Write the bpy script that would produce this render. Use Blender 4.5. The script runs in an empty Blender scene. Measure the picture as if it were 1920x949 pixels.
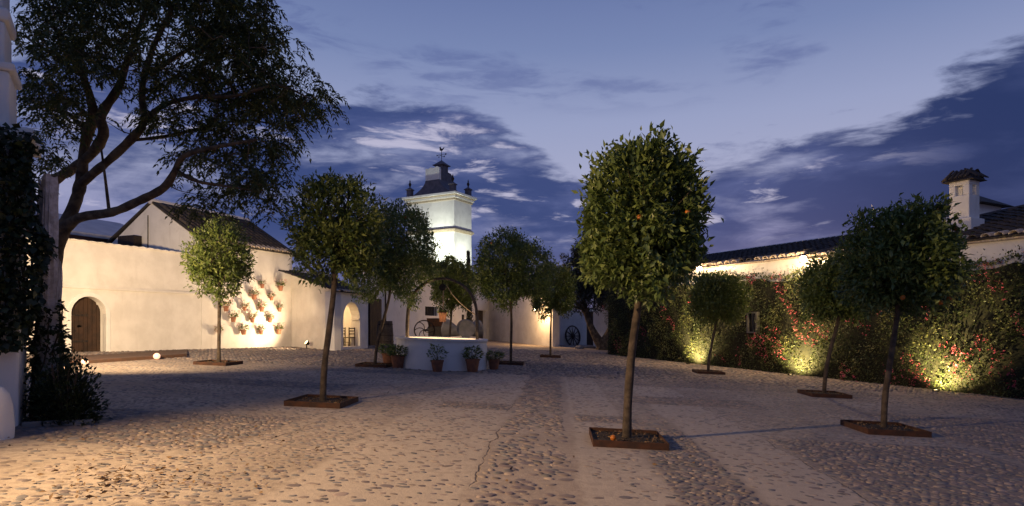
import bpy, bmesh, math, random
import numpy as np
from mathutils import Vector, Matrix
R = math.radians
random.seed(7)
rng = np.random.default_rng(7)
sc = bpy.context.scene
C = sc.collection

# ------------------------------------------------------------------ camera
F = 1150.0; PX, PY = 960.0, 609.0          # focal length and horizon in pixels of the 1920 px wide photograph
YAW = math.atan(82 / F); CH = 1.6; SL = 0.04
cam_d = bpy.data.cameras.new('camera'); cam = bpy.data.objects.new('camera', cam_d); C.objects.link(cam)
cam_d.sensor_fit = 'HORIZONTAL'; cam_d.sensor_width = 36; cam_d.lens = 36 * F / 1920
cam_d.shift_y = (PY - 474.5) / 1920; cam_d.clip_end = 3000; cam_d.clip_start = 0.05
cam.location = (0, 0, CH); cam.rotation_euler = (R(90), 0, YAW)
sc.camera = cam

# ------------------------------------------------------------------ world: dusk sky with cloud banks
sc.view_settings.view_transform = 'Standard'; sc.view_settings.look = 'None'
sc.view_settings.exposure = 0.1; sc.view_settings.gamma = 1.0
sc.cycles.use_denoising = True
sc.cycles.max_bounces = 6
sc.cycles.sample_clamp_indirect = 4
def lin(r, g, b):
    f = lambda c: (c / 12.92 if c <= 0.04045 else ((c + 0.055) / 1.055) ** 2.4)
    return (f(r / 255), f(g / 255), f(b / 255), 1)
w = bpy.data.worlds.new('World'); sc.world = w; w.use_nodes = True
nt = w.node_tree; nt.nodes.clear()
class N:
    def __init__(s, nt): s.nt = nt
    def new(s, t, **k):
        n = s.nt.nodes.new(t)
        for a, b in k.items(): setattr(n, a, b)
        return n
    def put(s, sock, v):
        if hasattr(v, 'is_output') or isinstance(v, bpy.types.NodeSocket): s.nt.links.new(v, sock)
        else: sock.default_value = v
    def m(s, op, a, b=None, c=None, clamp=False):
        n = s.new('ShaderNodeMath', operation=op); n.use_clamp = clamp
        s.put(n.inputs[0], a)
        if b is not None: s.put(n.inputs[1], b)
        if c is not None: s.put(n.inputs[2], c)
        return n.outputs[0]
    def mix(s, f, a, b, blend='MIX'):
        n = s.new('ShaderNodeMix', data_type='RGBA', blend_type=blend)
        s.put(n.inputs[0], f); s.put(n.inputs[6], a); s.put(n.inputs[7], b)
        return n.outputs[2]
    def ss(s, v, lo, hi):
        n = s.new('ShaderNodeMapRange', interpolation_type='SMOOTHSTEP')
        s.put(n.inputs[0], v); s.put(n.inputs[1], lo); s.put(n.inputs[2], hi)
        return n.outputs[0]
    def noise(s, vec, scale, detail=6, rough=.55, dist=0):
        n = s.new('ShaderNodeTexNoise'); n.inputs['Scale'].default_value = scale
        n.inputs['Detail'].default_value = detail; n.inputs['Roughness'].default_value = rough
        n.inputs['Distortion'].default_value = dist
        if vec is not None: s.nt.links.new(vec, n.inputs['Vector'])
        return n.outputs['Fac']
    def ramp(s, f, stops, interp='LINEAR'):
        n = s.new('ShaderNodeValToRGB'); cr = n.color_ramp; cr.interpolation = interp
        while len(cr.elements) < len(stops): cr.elements.new(0.5)
        for e, (p, c) in zip(cr.elements, stops): e.position = p; e.color = c
        s.put(n.inputs[0], f); return n.outputs[0]
q = N(nt)
tc = q.new('ShaderNodeTexCoord'); dirv = tc.outputs['Generated']
sep = q.new('ShaderNodeSeparateXYZ'); nt.links.new(dirv, sep.inputs[0])
dx, dy, dz = sep.outputs
az = q.m('MULTIPLY', q.m('ARCTAN2', dx, dy), 57.2958)
el = q.m('MULTIPLY', q.m('ARCSINE', dz), 57.2958)
def vscale(x, y, z, off=(0, 0, 0)):
    n = q.new('ShaderNodeMapping'); nt.links.new(dirv, n.inputs[0])
    n.inputs['Scale'].default_value = (x, y, z); n.inputs['Location'].default_value = off
    return n.outputs[0]
base = q.ramp(q.m('DIVIDE', el, 60), [(0.0, lin(116, 114, 158)), (.10, lin(130, 130, 172)), (.22, lin(160, 164, 194)), (.30, lin(146, 155, 190)),
                                     (.40, lin(116, 131, 173)), (.50, lin(95, 111, 158)), (.75, lin(64, 79, 128)), (1, lin(50, 63, 112))])
# height of the cloud bank's upper edge by compass direction, in degrees
bpts = [(-180, 19), (-60, 20), (-22, 20.8), (-13, 20.4), (-7, 19.2), (-2, 16.6), (2.4, 13.6), (8, 13.0), (13.3, 14.6), (20, 15.6), (26.5, 16.4), (31, 18.4), (35.8, 19.2), (60, 21), (180, 19)]
bst = [((a + 180) / 360, (h / 40, h / 40, h / 40, 1)) for a, h in bpts]
bn = q.ramp(q.m('DIVIDE', q.m('ADD', az, 180), 360), bst, 'LINEAR')
edge = q.m('MULTIPLY', bn, 40)
n1 = q.noise(vscale(5, 5, 17, (3, 1, 2)), 1.0, 9, .58, .35)
n2 = q.noise(vscale(9, 9, 42, (7.3, 2.2, 5)), 1.0, 9, .6, .5)
n3 = q.noise(vscale(3.2, 3.2, 11, (1.4, 8.8, 2.7)), 1.0, 7, .55, .3)
edge2 = q.m('ADD', edge, q.m('MULTIPLY', q.m('SUBTRACT', n1, .5), 9.0))
edge2 = q.m('ADD', edge2, q.m('MULTIPLY', q.m('SUBTRACT', n2, .5), 4.0))
below = q.ss(q.m('SUBTRACT', edge2, el), -0.3, 1.5)
# bank: dense towards the right, torn towards the centre and low down
east = q.ss(az, 16, 34)
torn = q.m('ADD', n3, q.m('MULTIPLY', east, .34))
torn = q.m('ADD', torn, q.m('MULTIPLY', q.m('SUBTRACT', n2, .5), .30))
dens = q.m('MULTIPLY', below, q.ss(torn, .27, .50))
lowfade = q.ss(el, 1.0, 9.0)
dens = q.m('MULTIPLY', dens, q.m('ADD', .35, q.m('MULTIPLY', lowfade, .65)))
cdark = q.mix(east, lin(56, 71, 120), lin(36, 52, 97))
cdark = q.mix(q.m('MULTIPLY', q.ss(n1, .42, .68), q.m('SUBTRACT', 1, q.m('MULTIPLY', east, .7))), cdark, lin(86, 97, 144))
col = q.mix(dens, base, cdark)
# pale lit gaps inside the bank
gap = q.m('MULTIPLY', q.ss(q.m('SUBTRACT', edge2, el), 1.0, 3.5), q.ss(q.m('ADD', q.m('MULTIPLY', n2, .6), q.m('MULTIPLY', n1, .4)), .53, .62))
gap = q.m('MULTIPLY', gap, q.m('MULTIPLY', q.ss(el, 6, 10), q.m('SUBTRACT', 1, east)))
col = q.mix(q.m('MULTIPLY', gap, .75), col, lin(196, 192, 214))
# thin wisps in the clear upper sky
wz = q.m('MULTIPLY', q.ss(n3, .50, .62), q.m('MULTIPLY', q.ss(n2, .42, .62), q.ss(el, 18, 22)))
col = q.mix(q.m('MULTIPLY', wz, .55), col, lin(78, 92, 145))
bg = q.new('ShaderNodeBackground'); nt.links.new(col, bg.inputs[0]); bg.inputs[1].default_value = 1.0
# physically based twilight underneath, very faint
sky = q.new('ShaderNodeTexSky', sky_type='NISHITA'); sky.sun_disc = False
SUN_EL, SUN_AZ = R(2), R(20)
sky.sun_elevation = SUN_EL; sky.sun_rotation = SUN_AZ
bg2 = q.new('ShaderNodeBackground'); nt.links.new(sky.outputs[0], bg2.inputs[0]); bg2.inputs[1].default_value = 0.002
add = q.new('ShaderNodeAddShader'); nt.links.new(bg.outputs[0], add.inputs[0]); nt.links.new(bg2.outputs[0], add.inputs[1])
out = q.new('ShaderNodeOutputWorld'); nt.links.new(add.outputs[0], out.inputs[0])
# last afterglow: one very weak, wide sun low behind the far roofs
sd = bpy.data.lights.new('sun', 'SUN'); sd.energy = 0.04; sd.angle = R(20); sd.color = (1, .9, .85)
so = bpy.data.objects.new('sun', sd); C.objects.link(so); so.rotation_euler = (R(88), 0, R(180) - SUN_AZ)

# ------------------------------------------------------------------ pixel helpers
FW = Vector((-math.sin(YAW), math.cos(YAW), 0)); RT = Vector((math.cos(YAW), math.sin(YAW), 0))
def ray(px, py): return FW + RT * ((px - PX) / F) + Vector((0, 0, (PY - py) / F))
def P(px, py, Z): return Vector((0, 0, CH)) + ray(px, py) * Z
def gz(x): return -SL * max(-30, min(30, x))
def G(px, py):
    d = ray(px, py); t = CH / (-(d.z) - SL * d.x); p = Vector((0, 0, CH)) + d * t
    p.z = gz(p.x); return p
def W(px, py, p0, p1):                       # where a pixel's ray meets the vertical plane through p0, p1
    d = ray(px, py); e = p1 - p0; n = Vector((-e.y, e.x, 0)); t = n.dot(p0) / n.dot(d)
    return Vector((0, 0, CH)) + d * t
def depth(p): return p.dot(FW)

# ------------------------------------------------------------------ materials
def material(name, ca, cb=None, scale=6, detail=5, rough=.8, bump=.0, bscale=30, bdist=.02, metal=0, lo=.35, hi=.65, spec=.4, attr=False, objrand=False, transl=0, stain=None, coat=0):
    m = bpy.data.materials.new(name); m.use_nodes = True; t = m.node_tree; k = N(t)
    p = t.nodes['Principled BSDF']; p.inputs['Roughness'].default_value = rough; p.inputs['Metallic'].default_value = metal
    p.inputs['Specular IOR Level'].default_value = spec
    co = k.new('ShaderNodeTexCoord').outputs['Object']
    ca = (*ca, 1)[:4]; cb = (*(cb or ca), 1)[:4]
    f = k.ss(k.noise(co, scale, detail), lo, hi)
    c = k.mix(f, ca, cb)
    if attr:
        a = k.new('ShaderNodeAttribute', attribute_name='tint'); sp = k.new('ShaderNodeSeparateColor'); t.links.new(a.outputs['Color'], sp.inputs[0])
        c = k.mix(sp.outputs[0], ca, cb)
        if attr == 'col': c = a.outputs['Color']
    if objrand:
        oi = k.new('ShaderNodeObjectInfo'); c = k.ramp(oi.outputs['Random'], objrand)
        c = k.mix(k.m('MULTIPLY', k.ss(k.noise(co, 25, 4), .4, .7), .25), c, (.19, .165, .15, 1))
    if stain:
        mp_ = k.new('ShaderNodeMapping'); mp_.inputs['Scale'].default_value = (2.2, 2.2, .32); t.links.new(co, mp_.inputs[0])
        s1 = k.m('MAXIMUM', k.ss(k.noise(co, stain[1], 8, .65, .6), .52, .72), k.m('MULTIPLY', k.ss(k.noise(mp_.outputs[0], 1.6, 7, .6), .56, .70), .8))
        c = k.mix(k.m('MULTIPLY', s1, stain[2]), c, (*stain[0], 1))
    t.links.new(c, p.inputs['Base Color'])
    if coat: p.inputs['Coat Weight'].default_value = coat
    if bump:
        b = k.new('ShaderNodeBump'); b.inputs['Strength'].default_value = bump; b.inputs['Distance'].default_value = bdist
        t.links.new(k.noise(co, bscale, 6, .6), b.inputs['Height']); t.links.new(b.outputs[0], p.inputs['Normal'])
    if transl:
        tr = k.new('ShaderNodeBsdfTranslucent'); t.links.new(c, tr.inputs[0])
        mx = k.new('ShaderNodeMixShader'); mx.inputs[0].default_value = transl
        t.links.new(p.outputs[0], mx.inputs[1]); t.links.new(tr.outputs[0], mx.inputs[2])
        t.links.new(mx.outputs[0], t.nodes['Material Output'].inputs[0])
    return m
def emit(name, c, s):
    m = bpy.data.materials.new(name); m.use_nodes = True; t = m.node_tree
    p = t.nodes['Principled BSDF']; p.inputs['Base Color'].default_value = (*c, 1)
    p.inputs['Emission Color'].default_value = (*c, 1); p.inputs['Emission Strength'].default_value = s
    return m
M = {}
M['plaster'] = material('plaster', (.76, .73, .68), (.66, .63, .58), 1.3, 7, .9, .5, 7, .03, stain=((.42, .38, .33), .9, .22))
M['plaster_clean'] = material('plaster_clean', (.78, .77, .74), (.70, .69, .66), 1.1, 6, .88, .4, 9, .02, stain=((.42, .40, .36), 1.6, .28))
M['cornice'] = material('cornice', (.42, .34, .24), (.50, .42, .30), 4, 5, .85)
M['redwall'] = material('redwall', (.40, .20, .14), (.28, .15, .11), 2, 5, .9, .3, 14)
M['whiteroof'] = material('whiteroof', (.62, .60, .60), (.52, .51, .52), 1.5, 5, .8)
M['slate'] = material('slate', (.085, .08, .10), (.13, .12, .14), 3, 5, .6, .3, 20)
M['iron'] = material('iron', (.018, .017, .017), (.045, .03, .022), 14, 5, .55, .3, 60, .005, metal=.3)
M['rust'] = material('rust', (.075, .03, .015), (.036, .018, .012), 7, 7, .85, .4, 40, .006, stain=((.12, .05, .02), 9, .5))
M['wood'] = material('wood', (.045, .023, .013), (.025, .014, .009), 5, 6, .7, .4, 30, .008)
M['oldwood'] = material('oldwood', (.055, .042, .034), (.095, .075, .058), 6, 6, .85, .5, 26, .01)
M['bark'] = material('bark', (.045, .034, .025), (.095, .072, .052), 9, 7, .95, .9, 22, .02)
M['barkbig'] = material('barkbig', (.06, .042, .028), (.16, .115, .07), 5, 8, .95, 1, 14, .04)
M['palebark'] = material('palebark', (.64, .61, .61), (.40, .37, .35), 9, 7, .95, .9, 26, .02)
M['terracotta'] = material('terracotta', (.36, .165, .095), (.26, .12, .075), 8, 5, .85, .2, 40, .004)
M['terracotta_dark'] = material('terracotta_dark', (.25, .105, .055), (.17, .075, .045), 8, 5, .85, .2, 40, .004)
M['tile'] = material('tile', (.15, .115, .095), (.07, .06, .055), 3, 6, .9, .4, 20, .01, objrand=[(0, (.040, .034, .032, 1)), (.5, (.068, .055, .048, 1)), (1, (.034, .032, .032, 1))])
M['tilemass'] = material('tilemass', (.052, .044, .041), (.028, .026, .026), 2.2, 7, .9, .4, 20, .01, lo=.3, hi=.7)
M['eave'] = material('eave', (.55, .48, .40), (.38, .30, .22), 9, 5, .85, .2, 30, .005)
M['soil'] = material('soil', (.028, .02, .014), (.06, .042, .028), 25, 6, .95, 1, 40, .03)
M['stone'] = material('stone', (.30, .28, .26), (.20, .19, .18), 4, 6, .85, .5, 15, .02)
M['brick'] = material('brick', (.12, .062, .04), (.08, .05, .036), 5, 6, .9, .4, 22, .01)
M['rope'] = material('rope', (.45, .35, .22), (.33, .25, .16), 40, 3, .9)
M['glass'] = material('glass', (.012, .014, .018), None, 3, 2, .12, spec=.6)
M['windowframe'] = material('windowframe', (.13, .125, .12), (.09, .09, .085), 6, 3, .6)
M['orange'] = material('orange', (.50, .16, .012), (.40, .12, .012), 9, 3, .45, .15, 120, .002)
LA, LB = (.058, .10, .026), (.20, .25, .068)
M['leaf'] = material('leaf', LA, LB, rough=.42, attr=True, transl=.22, spec=.45)
M['leafy'] = material('leaf_young', (.056, .096, .02), (.19, .225, .06), rough=.42, attr=True, transl=.25, spec=.45)
M['leafolive'] = material('leaf_olive', (.03, .038, .026), (.075, .085, .06), rough=.6, attr=True, transl=.15)
M['leafpepper'] = material('leaf_feathery', (.03, .046, .014), (.10, .12, .034), rough=.6, attr=True, transl=.3)
M['leafivy'] = material('leaf_ivy', (.012, .022, .009), (.035, .052, .018), rough=.5, attr=True, transl=.12)
M['leafhedge'] = material('leaf_hedge', (.035, .055, .016), (.17, .17, .06), rough=.55, attr=True, transl=.25)
M['bract'] = material('bract', (.60, .06, .15), (.70, .20, .25), rough=.7, attr=True, transl=.35)
M['petal'] = material('petal', (.55, .10, .09), (.75, .55, .50), rough=.7, attr=True, transl=.3)
M['litter'] = material('litter', (.10, .055, .025), (.24, .15, .07), rough=.8, attr=True)
SC = [(0, (.29, .235, .195, 1)), (.2, (.20, .19, .19, 1)), (.4, (.32, .255, .22, 1)), (.6, (.23, .19, .18, 1)), (.8, (.37, .295, .235, 1)), (1, (.18, .17, .165, 1))]
M['cobble'] = material('cobble', (.2, .2, .2), rough=.62, objrand=[(p, (a * .68, b * .66, c * .68, 1)) for p, (a, b, c, _) in SC], bump=.25, bscale=60, bdist=.004)
M['cobblemass'] = material('cobblemass', (.2, .2, .2), rough=.68, attr='col', bump=.2, bscale=60, bdist=.004)
M['bulb'] = emit('bulb', (1, .78, .45), 60)
M['uplens'] = emit('uplens', (1, .8, .4), 4)
M['globe'] = emit('globe', (1, .62, .45), .75)

# ground: lime mortar between the pebbles, in bands
def ground_mat():
    m = bpy.data.materials.new('lime_mortar'); m.use_nodes = True; t = m.node_tree; k = N(t); p = t.nodes['Principled BSDF']
    co = k.new('ShaderNodeTexCoord').outputs['Object']; s = k.new('ShaderNodeSeparateXYZ'); t.links.new(co, s.inputs[0]); X, Y, _ = s.outputs
    wob = k.m('MULTIPLY', k.m('SUBTRACT', k.noise(co, 1.2, 4), .5), .34)
    xx = k.m('ADD', X, wob)
    n = k.noise(co, .55, 7, .6, .4); nf = k.noise(co, 9, 6, .65)
    c = k.mix(k.ss(n, .35, .66), (.47, .395, .315, 1), (.34, .28, .22, 1))
    c = k.mix(k.m('MULTIPLY', k.ss(nf, .40, .64), .55), c, (.22, .18, .15, 1))
    strip = k.m('MULTIPLY', k.ss(xx, -.86, -.80), k.m('SUBTRACT', 1, k.ss(xx, .22, .28)))
    c = k.mix(k.m('MULTIPLY', strip, .40), c, (.34, .275, .23, 1))
    for (x0, x1) in ((.28, 1.12), (2.0, 3.08), (-2.5, -.88)):     # smoother bays, mostly mortar
        b = k.m('MULTIPLY', k.ss(xx, x0 - .05, x0 + .05), k.m('SUBTRACT', 1, k.ss(xx, x1 - .05, x1 + .05)))
        c = k.mix(k.m('MULTIPLY', b, k.m('MULTIPLY', k.ss(n, .25, .6), .5)), c, (.52, .445, .365, 1))
    # worn darker bands across and along the court where the pebbles are denser
    for (x0, x1, y0, y1) in BANDS:
        b = k.m('MULTIPLY', k.m('MULTIPLY', k.ss(xx, x0 - .15, x0 + .15), k.m('SUBTRACT', 1, k.ss(xx, x1 - .15, x1 + .15))),
                k.m('MULTIPLY', k.ss(k.m('ADD', Y, wob), y0 - .15, y0 + .15), k.m('SUBTRACT', 1, k.ss(k.m('ADD', Y, wob), y1 - .15, y1 + .15))))
        c = k.mix(k.m('MULTIPLY', b, .75), c, (.20, .16, .135, 1))
    # cracks along the joints of the bays
    crk = None
    for xc in (-.83, 3.1, -3.6):
        g = k.m('SUBTRACT', 1, k.ss(k.m('ABSOLUTE', k.m('SUBTRACT', k.m('ADD', xx, k.m('MULTIPLY', nf, .06)), xc + .03)), .003, .014))
        crk = g if crk is None else k.m('MAXIMUM', crk, g)
    crk = k.m('MULTIPLY', crk, k.ss(k.noise(co, .8, 4), .42, .55))
    c = k.mix(k.m('MULTIPLY', crk, .8), c, (.09, .07, .06, 1))
    # far pebbles, too small to build
    v = k.new('ShaderNodeTexVoronoi'); v.inputs['Scale'].default_value = 9; mp = k.new('ShaderNodeMapping'); mp.inputs['Scale'].default_value = (.8, 1, 1)
    t.links.new(co, mp.inputs[0]); t.links.new(mp.outputs[0], v.inputs['Vector'])
    far = k.ss(Y, 16, 21)
    peb = k.m('MULTIPLY', far, k.m('SUBTRACT', 1, k.ss(v.outputs['Distance'], .3, .5)))
    sv = k.new('ShaderNodeSeparateColor'); t.links.new(v.outputs['Color'], sv.inputs[0])
    c = k.mix(k.m('MULTIPLY', far, .5), c, (.24, .19, .155, 1))
    c = k.mix(k.m('MULTIPLY', peb, .85), c, k.ramp(sv.outputs[0], SC))
    t.links.new(c, p.inputs['Base Color']); p.inputs['Roughness'].default_value = .9; p.inputs['Specular IOR Level'].default_value = .25
    h = k.m('ADD', k.m('MULTIPLY', nf, .5), k.m('MULTIPLY', k.noise(co, 45, 5, .6), .35))
    h = k.m('ADD', k.m('SUBTRACT', h, k.m('MULTIPLY', crk, .6)), k.m('MULTIPLY', peb, .8))
    b = k.new('ShaderNodeBump'); b.inputs['Strength'].default_value = .8; b.inputs['Distance'].default_value = .02
    t.links.new(h, b.inputs['Height']); t.links.new(b.outputs[0], p.inputs['Normal'])
    return m
BANDS = [(1.15, 1.95, 3.9, 10), (.35, 1.35, 10.3, 11.1), (1.5, 4.4, 13.2, 14.6), (-2.2, -.9, 11.2, 12.0), (-9, -4.6, 13, 14.2), (3.2, 6.0, 4, 9.6), (-7.5, -3.9, 6.8, 9.2), (2.2, 9, 17.2, 19.0), (-7.6, -3.2, 17.4, 18.4), (6.4, 12, 9, 13.4)]
M['mortar'] = ground_mat()

# ------------------------------------------------------------------ mesh helpers
MT = {}
def tag(o, label, cat, group=None):
    o['label'] = label; o['category'] = cat
    if group: o['group'] = group
    return o
def thing(name, label, cat, loc=(0, 0, 0), rotz=0, group=None):
    o = bpy.data.objects.new(name, None); C.objects.link(o); o.empty_display_size = .2
    o.location = loc; o.rotation_euler = (0, 0, rotz)
    MT[o] = Matrix.Translation(Vector(loc)) @ Matrix.Rotation(rotz, 4, 'Z')
    return tag(o, label, cat, group)
class MB:
    def __init__(s): s.v = []; s.f = []
    def add(s, vs, fs):
        n = len(s.v); s.v += [tuple(v) for v in vs]; s.f += [tuple(i + n for i in f) for f in fs]; return s
    def box(s, x0, x1, y0, y1, z0, z1):
        return s.add([(x0, y0, z0), (x1, y0, z0), (x1, y1, z0), (x0, y1, z0), (x0, y0, z1), (x1, y0, z1), (x1, y1, z1), (x0, y1, z1)],
                     [(0, 3, 2, 1), (4, 5, 6, 7), (0, 1, 5, 4), (1, 2, 6, 5), (2, 3, 7, 6), (3, 0, 4, 7)])
    def prism(s, poly, y0, y1):              # poly in (x, z), counter-clockwise
        n = len(poly)
        vs = [(x, y0, z) for x, z in poly] + [(x, y1, z) for x, z in poly]
        return s.add(vs, [tuple(range(n)), tuple(range(2 * n - 1, n - 1, -1))] + [((i + 1) % n, i, i + n, (i + 1) % n + n) for i in range(n)])
    def hprism(s, poly, z0, z1):             # poly in (x, y), counter-clockwise
        n = len(poly)
        vs = [(x, y, z0) for x, y in poly] + [(x, y, z1) for x, y in poly]
        return s.add(vs, [tuple(range(n - 1, -1, -1)), tuple(range(n, 2 * n))] + [(i, (i + 1) % n, (i + 1) % n + n, i + n) for i in range(n)])
    def lathe(s, prof, n=16, c=(0, 0, 0), shear=0, ring=False):
        vs = []; fs = []
        for r, z in prof:
            for i in range(n):
                a = 2 * math.pi * i / n; x = r * math.cos(a); y = r * math.sin(a)
                vs.append((c[0] + x, c[1] + y, c[2] + z + shear * x))
        for j in range(len(prof) - 1):
            for i in range(n):
                k = (i + 1) % n; fs.append((j * n + i, j * n + k, (j + 1) * n + k, (j + 1) * n + i))
        if ring: fs += [((len(prof) - 1) * n + i, (len(prof) - 1) * n + (i + 1) % n, (i + 1) % n, i) for i in range(n)]; return s.add(vs, fs)
        if prof[0][0] > 1e-6: fs.append(tuple(range(n - 1, -1, -1)))
        if prof[-1][0] > 1e-6: fs.append(tuple(range((len(prof) - 1) * n, len(prof) * n)))
        return s.add(vs, fs)
    def tube(s, pts, rad, n=8):
        pts = [Vector(p) for p in pts]; vs = []; fs = []
        if not hasattr(rad, '__len__'): rad = [rad] * len(pts)
        ref = Vector((.31, .17, .93)).normalized()
        for i, p in enumerate(pts):
            d = (pts[min(i + 1, len(pts) - 1)] - pts[max(i - 1, 0)]); d = d.normalized() if d.length > 1e-9 else Vector((0, 0, 1))
            a = ref - d * ref.dot(d)
            if a.length < .15: a = Vector((1, 0, 0)) - d * d.x
            a.normalize(); ref = a; b = d.cross(a)
            for k in range(n):
                t = 2 * math.pi * k / n; vs.append(p + (a * math.cos(t) + b * math.sin(t)) * rad[i])
        for j in range(len(pts) - 1):
            for k in range(n):
                l = (k + 1) % n; fs.append((j * n + k, j * n + l, (j + 1) * n + l, (j + 1) * n + k))
        fs.append(tuple(range(n - 1, -1, -1))); fs.append(tuple(range((len(pts) - 1) * n, len(pts) * n)))
        return s.add(vs, fs)
    def bar(s, a, b, wx, wy):                # rectangular bar between two points
        a = Vector(a); b = Vector(b); d = (b - a).normalized(); u = d.cross(Vector((0, 0, 1)))
        if u.length < .01: u = Vector((1, 0, 0))
        u.normalize(); v = u.cross(d)
        vs = [p + u * (i * wx / 2) + v * (j * wy / 2) for p in (a, b) for i, j in ((-1, -1), (1, -1), (1, 1), (-1, 1))]
        return s.add(vs, [(0, 3, 2, 1), (4, 5, 6, 7), (0, 1, 5, 4), (1, 2, 6, 5), (2, 3, 7, 6), (3, 0, 4, 7)])
    def build(s, name, mat, parent=None, smooth=False, bevel=0, world=False):
        vs = s.v
        if world and parent is not None:
            inv = MT[parent].inverted(); vs = [tuple(inv @ Vector(v)) for v in vs]
        me = bpy.data.meshes.new(name); me.from_pydata(vs, [], s.f); me.update()
        bm = bmesh.new(); bm.from_mesh(me); bmesh.ops.recalc_face_normals(bm, faces=bm.faces); bm.to_mesh(me); bm.free()
        if smooth:
            me.shade_smooth()
            try: me.set_sharp_from_angle(angle=R(38))
            except Exception: pass
        me.materials.append(M[mat] if isinstance(mat, str) else mat)
        o = bpy.data.objects.new(name, me); C.objects.link(o)
        if parent is not None:
            o.parent = parent
            if parent in MT: MT[o] = MT[parent].copy()
        else: MT[o] = Matrix.Identity(4)
        if bevel:
            b = o.modifiers.new('bevel', 'BEVEL'); b.width = bevel; b.segments = 2; b.limit_method = 'ANGLE'; b.angle_limit = R(50)
        return o
def structure(o): o['kind'] = 'structure'; return o
def stuff(o): o['kind'] = 'stuff'; return o
def copy_part(src, parent):
    c = src.copy(); C.objects.link(c); c.parent = parent; return c
def copy_tree(src, loc, rotz=0, label=None):
    r = src.copy(); C.objects.link(r); r.location = loc; r.rotation_euler = (0, 0, rotz)
    if label: r['label'] = label
    for ch in src.children:
        c = copy_part(ch, r)
        for g in ch.children: copy_part(g, c)
    return r
def np_mesh(name, verts, faces, mat, parent=None, tint=None, flat=True):
    """verts (V,3), faces (F,k) arrays of one size; tint per vertex, grey or rgb"""
    me = bpy.data.meshes.new(name); V = len(verts); Fn, k = faces.shape
    me.vertices.add(V); me.vertices.foreach_set('co', np.ascontiguousarray(verts, dtype=np.float32).ravel())
    me.loops.add(Fn * k); me.loops.foreach_set('vertex_index', np.ascontiguousarray(faces, dtype=np.int32).ravel())
    me.polygons.add(Fn); me.polygons.foreach_set('loop_start', np.arange(0, Fn * k, k, dtype=np.int32))
    try: me.polygons.foreach_set('loop_total', np.full(Fn, k, dtype=np.int32))
    except Exception: pass
    me.update(calc_edges=True)
    if tint is not None:
        a = me.color_attributes.new('tint', 'FLOAT_COLOR', 'POINT')
        c = np.ones((V, 4), dtype=np.float32)
        c[:, :3] = tint if tint.ndim == 2 else tint[:, None]
        a.data.foreach_set('color', c.ravel())
    if not flat: me.shade_smooth()
    me.materials.append(M[mat]); o = bpy.data.objects.new(name, me); C.objects.link(o)
    if parent is not None: o.parent = parent
    return o
def unit(a): return a / np.maximum(np.linalg.norm(a, axis=1, keepdims=True), 1e-9)
LT = np.array([[0, 0, 0], [-.5, .42, .10], [.5, .42, .10], [0, .45, 0], [0, 1, -.10]])
LF = np.array([[0, 2, 3], [0, 3, 1], [3, 2, 4], [1, 3, 4]])
def leaf_arrays(pos, d, length, width, droop=.3, rngl=rng):
    n = len(pos); d = unit(d)
    up = unit(np.array([0, 0, 1.]) + rngl.normal(0, .55, (n, 3)))
    s = unit(np.cross(d, up)); nn = np.cross(s, d)
    L = length[:, None]; Wd = (length * width)[:, None]
    vs = np.empty((n, 5, 3))
    for i, (a, b, c) in enumerate(LT):
        vs[:, i] = pos + s * (a * Wd) + d * (b * L) + nn * (c * L)
    fs = (np.arange(n)[:, None, None] * 5 + LF[None]).reshape(-1, 3)
    return vs.reshape(-1, 3), fs
def leaf_mesh(name, pos, d, length, width, mat, parent, tint):
    v, f = leaf_arrays(pos, d, length, width)
    return stuff(np_mesh(name, v, f, mat, parent, np.repeat(tint, 5)))
def jitter_path(a, b, n, amp, rg=random):
    a = Vector(a); b = Vector(b); L = (b - a).length; pts = []
    for i in range(n + 1):
        t = i / n; o = Vector((rg.uniform(-1, 1), rg.uniform(-1, 1), rg.uniform(-1, 1))) * amp * L * math.sin(math.pi * t)
        pts.append(a.lerp(b, t) + o)
    return pts
def catmull(pts, k=4):
    out = []
    for i in range(len(pts) - 1):
        p0 = pts[max(i - 1, 0)]; p1 = pts[i]; p2 = pts[i + 1]; p3 = pts[min(i + 2, len(pts) - 1)]
        for j in range(k):
            t = j / k
            out.append(tuple(.5 * ((2 * b) + (c - a) * t + (2 * a - 5 * b + 4 * c - d) * t * t + (3 * b - a - 3 * c + d) * t ** 3) for a, b, c, d in zip(p0, p1, p2, p3)))
    out.append(tuple(pts[-1])); return out
def spot(name, loc, target, watts, color, angle, blend=.6, size=.08, parent=None):
    l = bpy.data.lights.new(name, 'SPOT'); l.energy = watts; l.color = color; l.spot_size = R(angle); l.spot_blend = blend; l.shadow_soft_size = size
    o = bpy.data.objects.new(name, l); C.objects.link(o)
    loc = Vector(loc); q_ = (Vector(target) - loc).to_track_quat('-Z', 'Y'); mw = Matrix.Translation(loc) @ q_.to_matrix().to_4x4()
    if parent is not None: o.parent = parent; mw = MT[parent].inverted() @ mw
    o.matrix_local = mw; return o
def point(name, loc, watts, color, size=.08, parent=None):
    l = bpy.data.lights.new(name, 'POINT'); l.energy = watts; l.color = color; l.shadow_soft_size = size
    o = bpy.data.objects.new(name, l); C.objects.link(o); mw = Matrix.Translation(Vector(loc))
    if parent is not None: o.parent = parent; mw = MT[parent].inverted() @ mw
    o.matrix_local = mw; return o
WARM = (1, .66, .34); AMBER = (1, .60, .26); YEL = (1, .74, .32); COOL = (.96, 1, .82)

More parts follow.
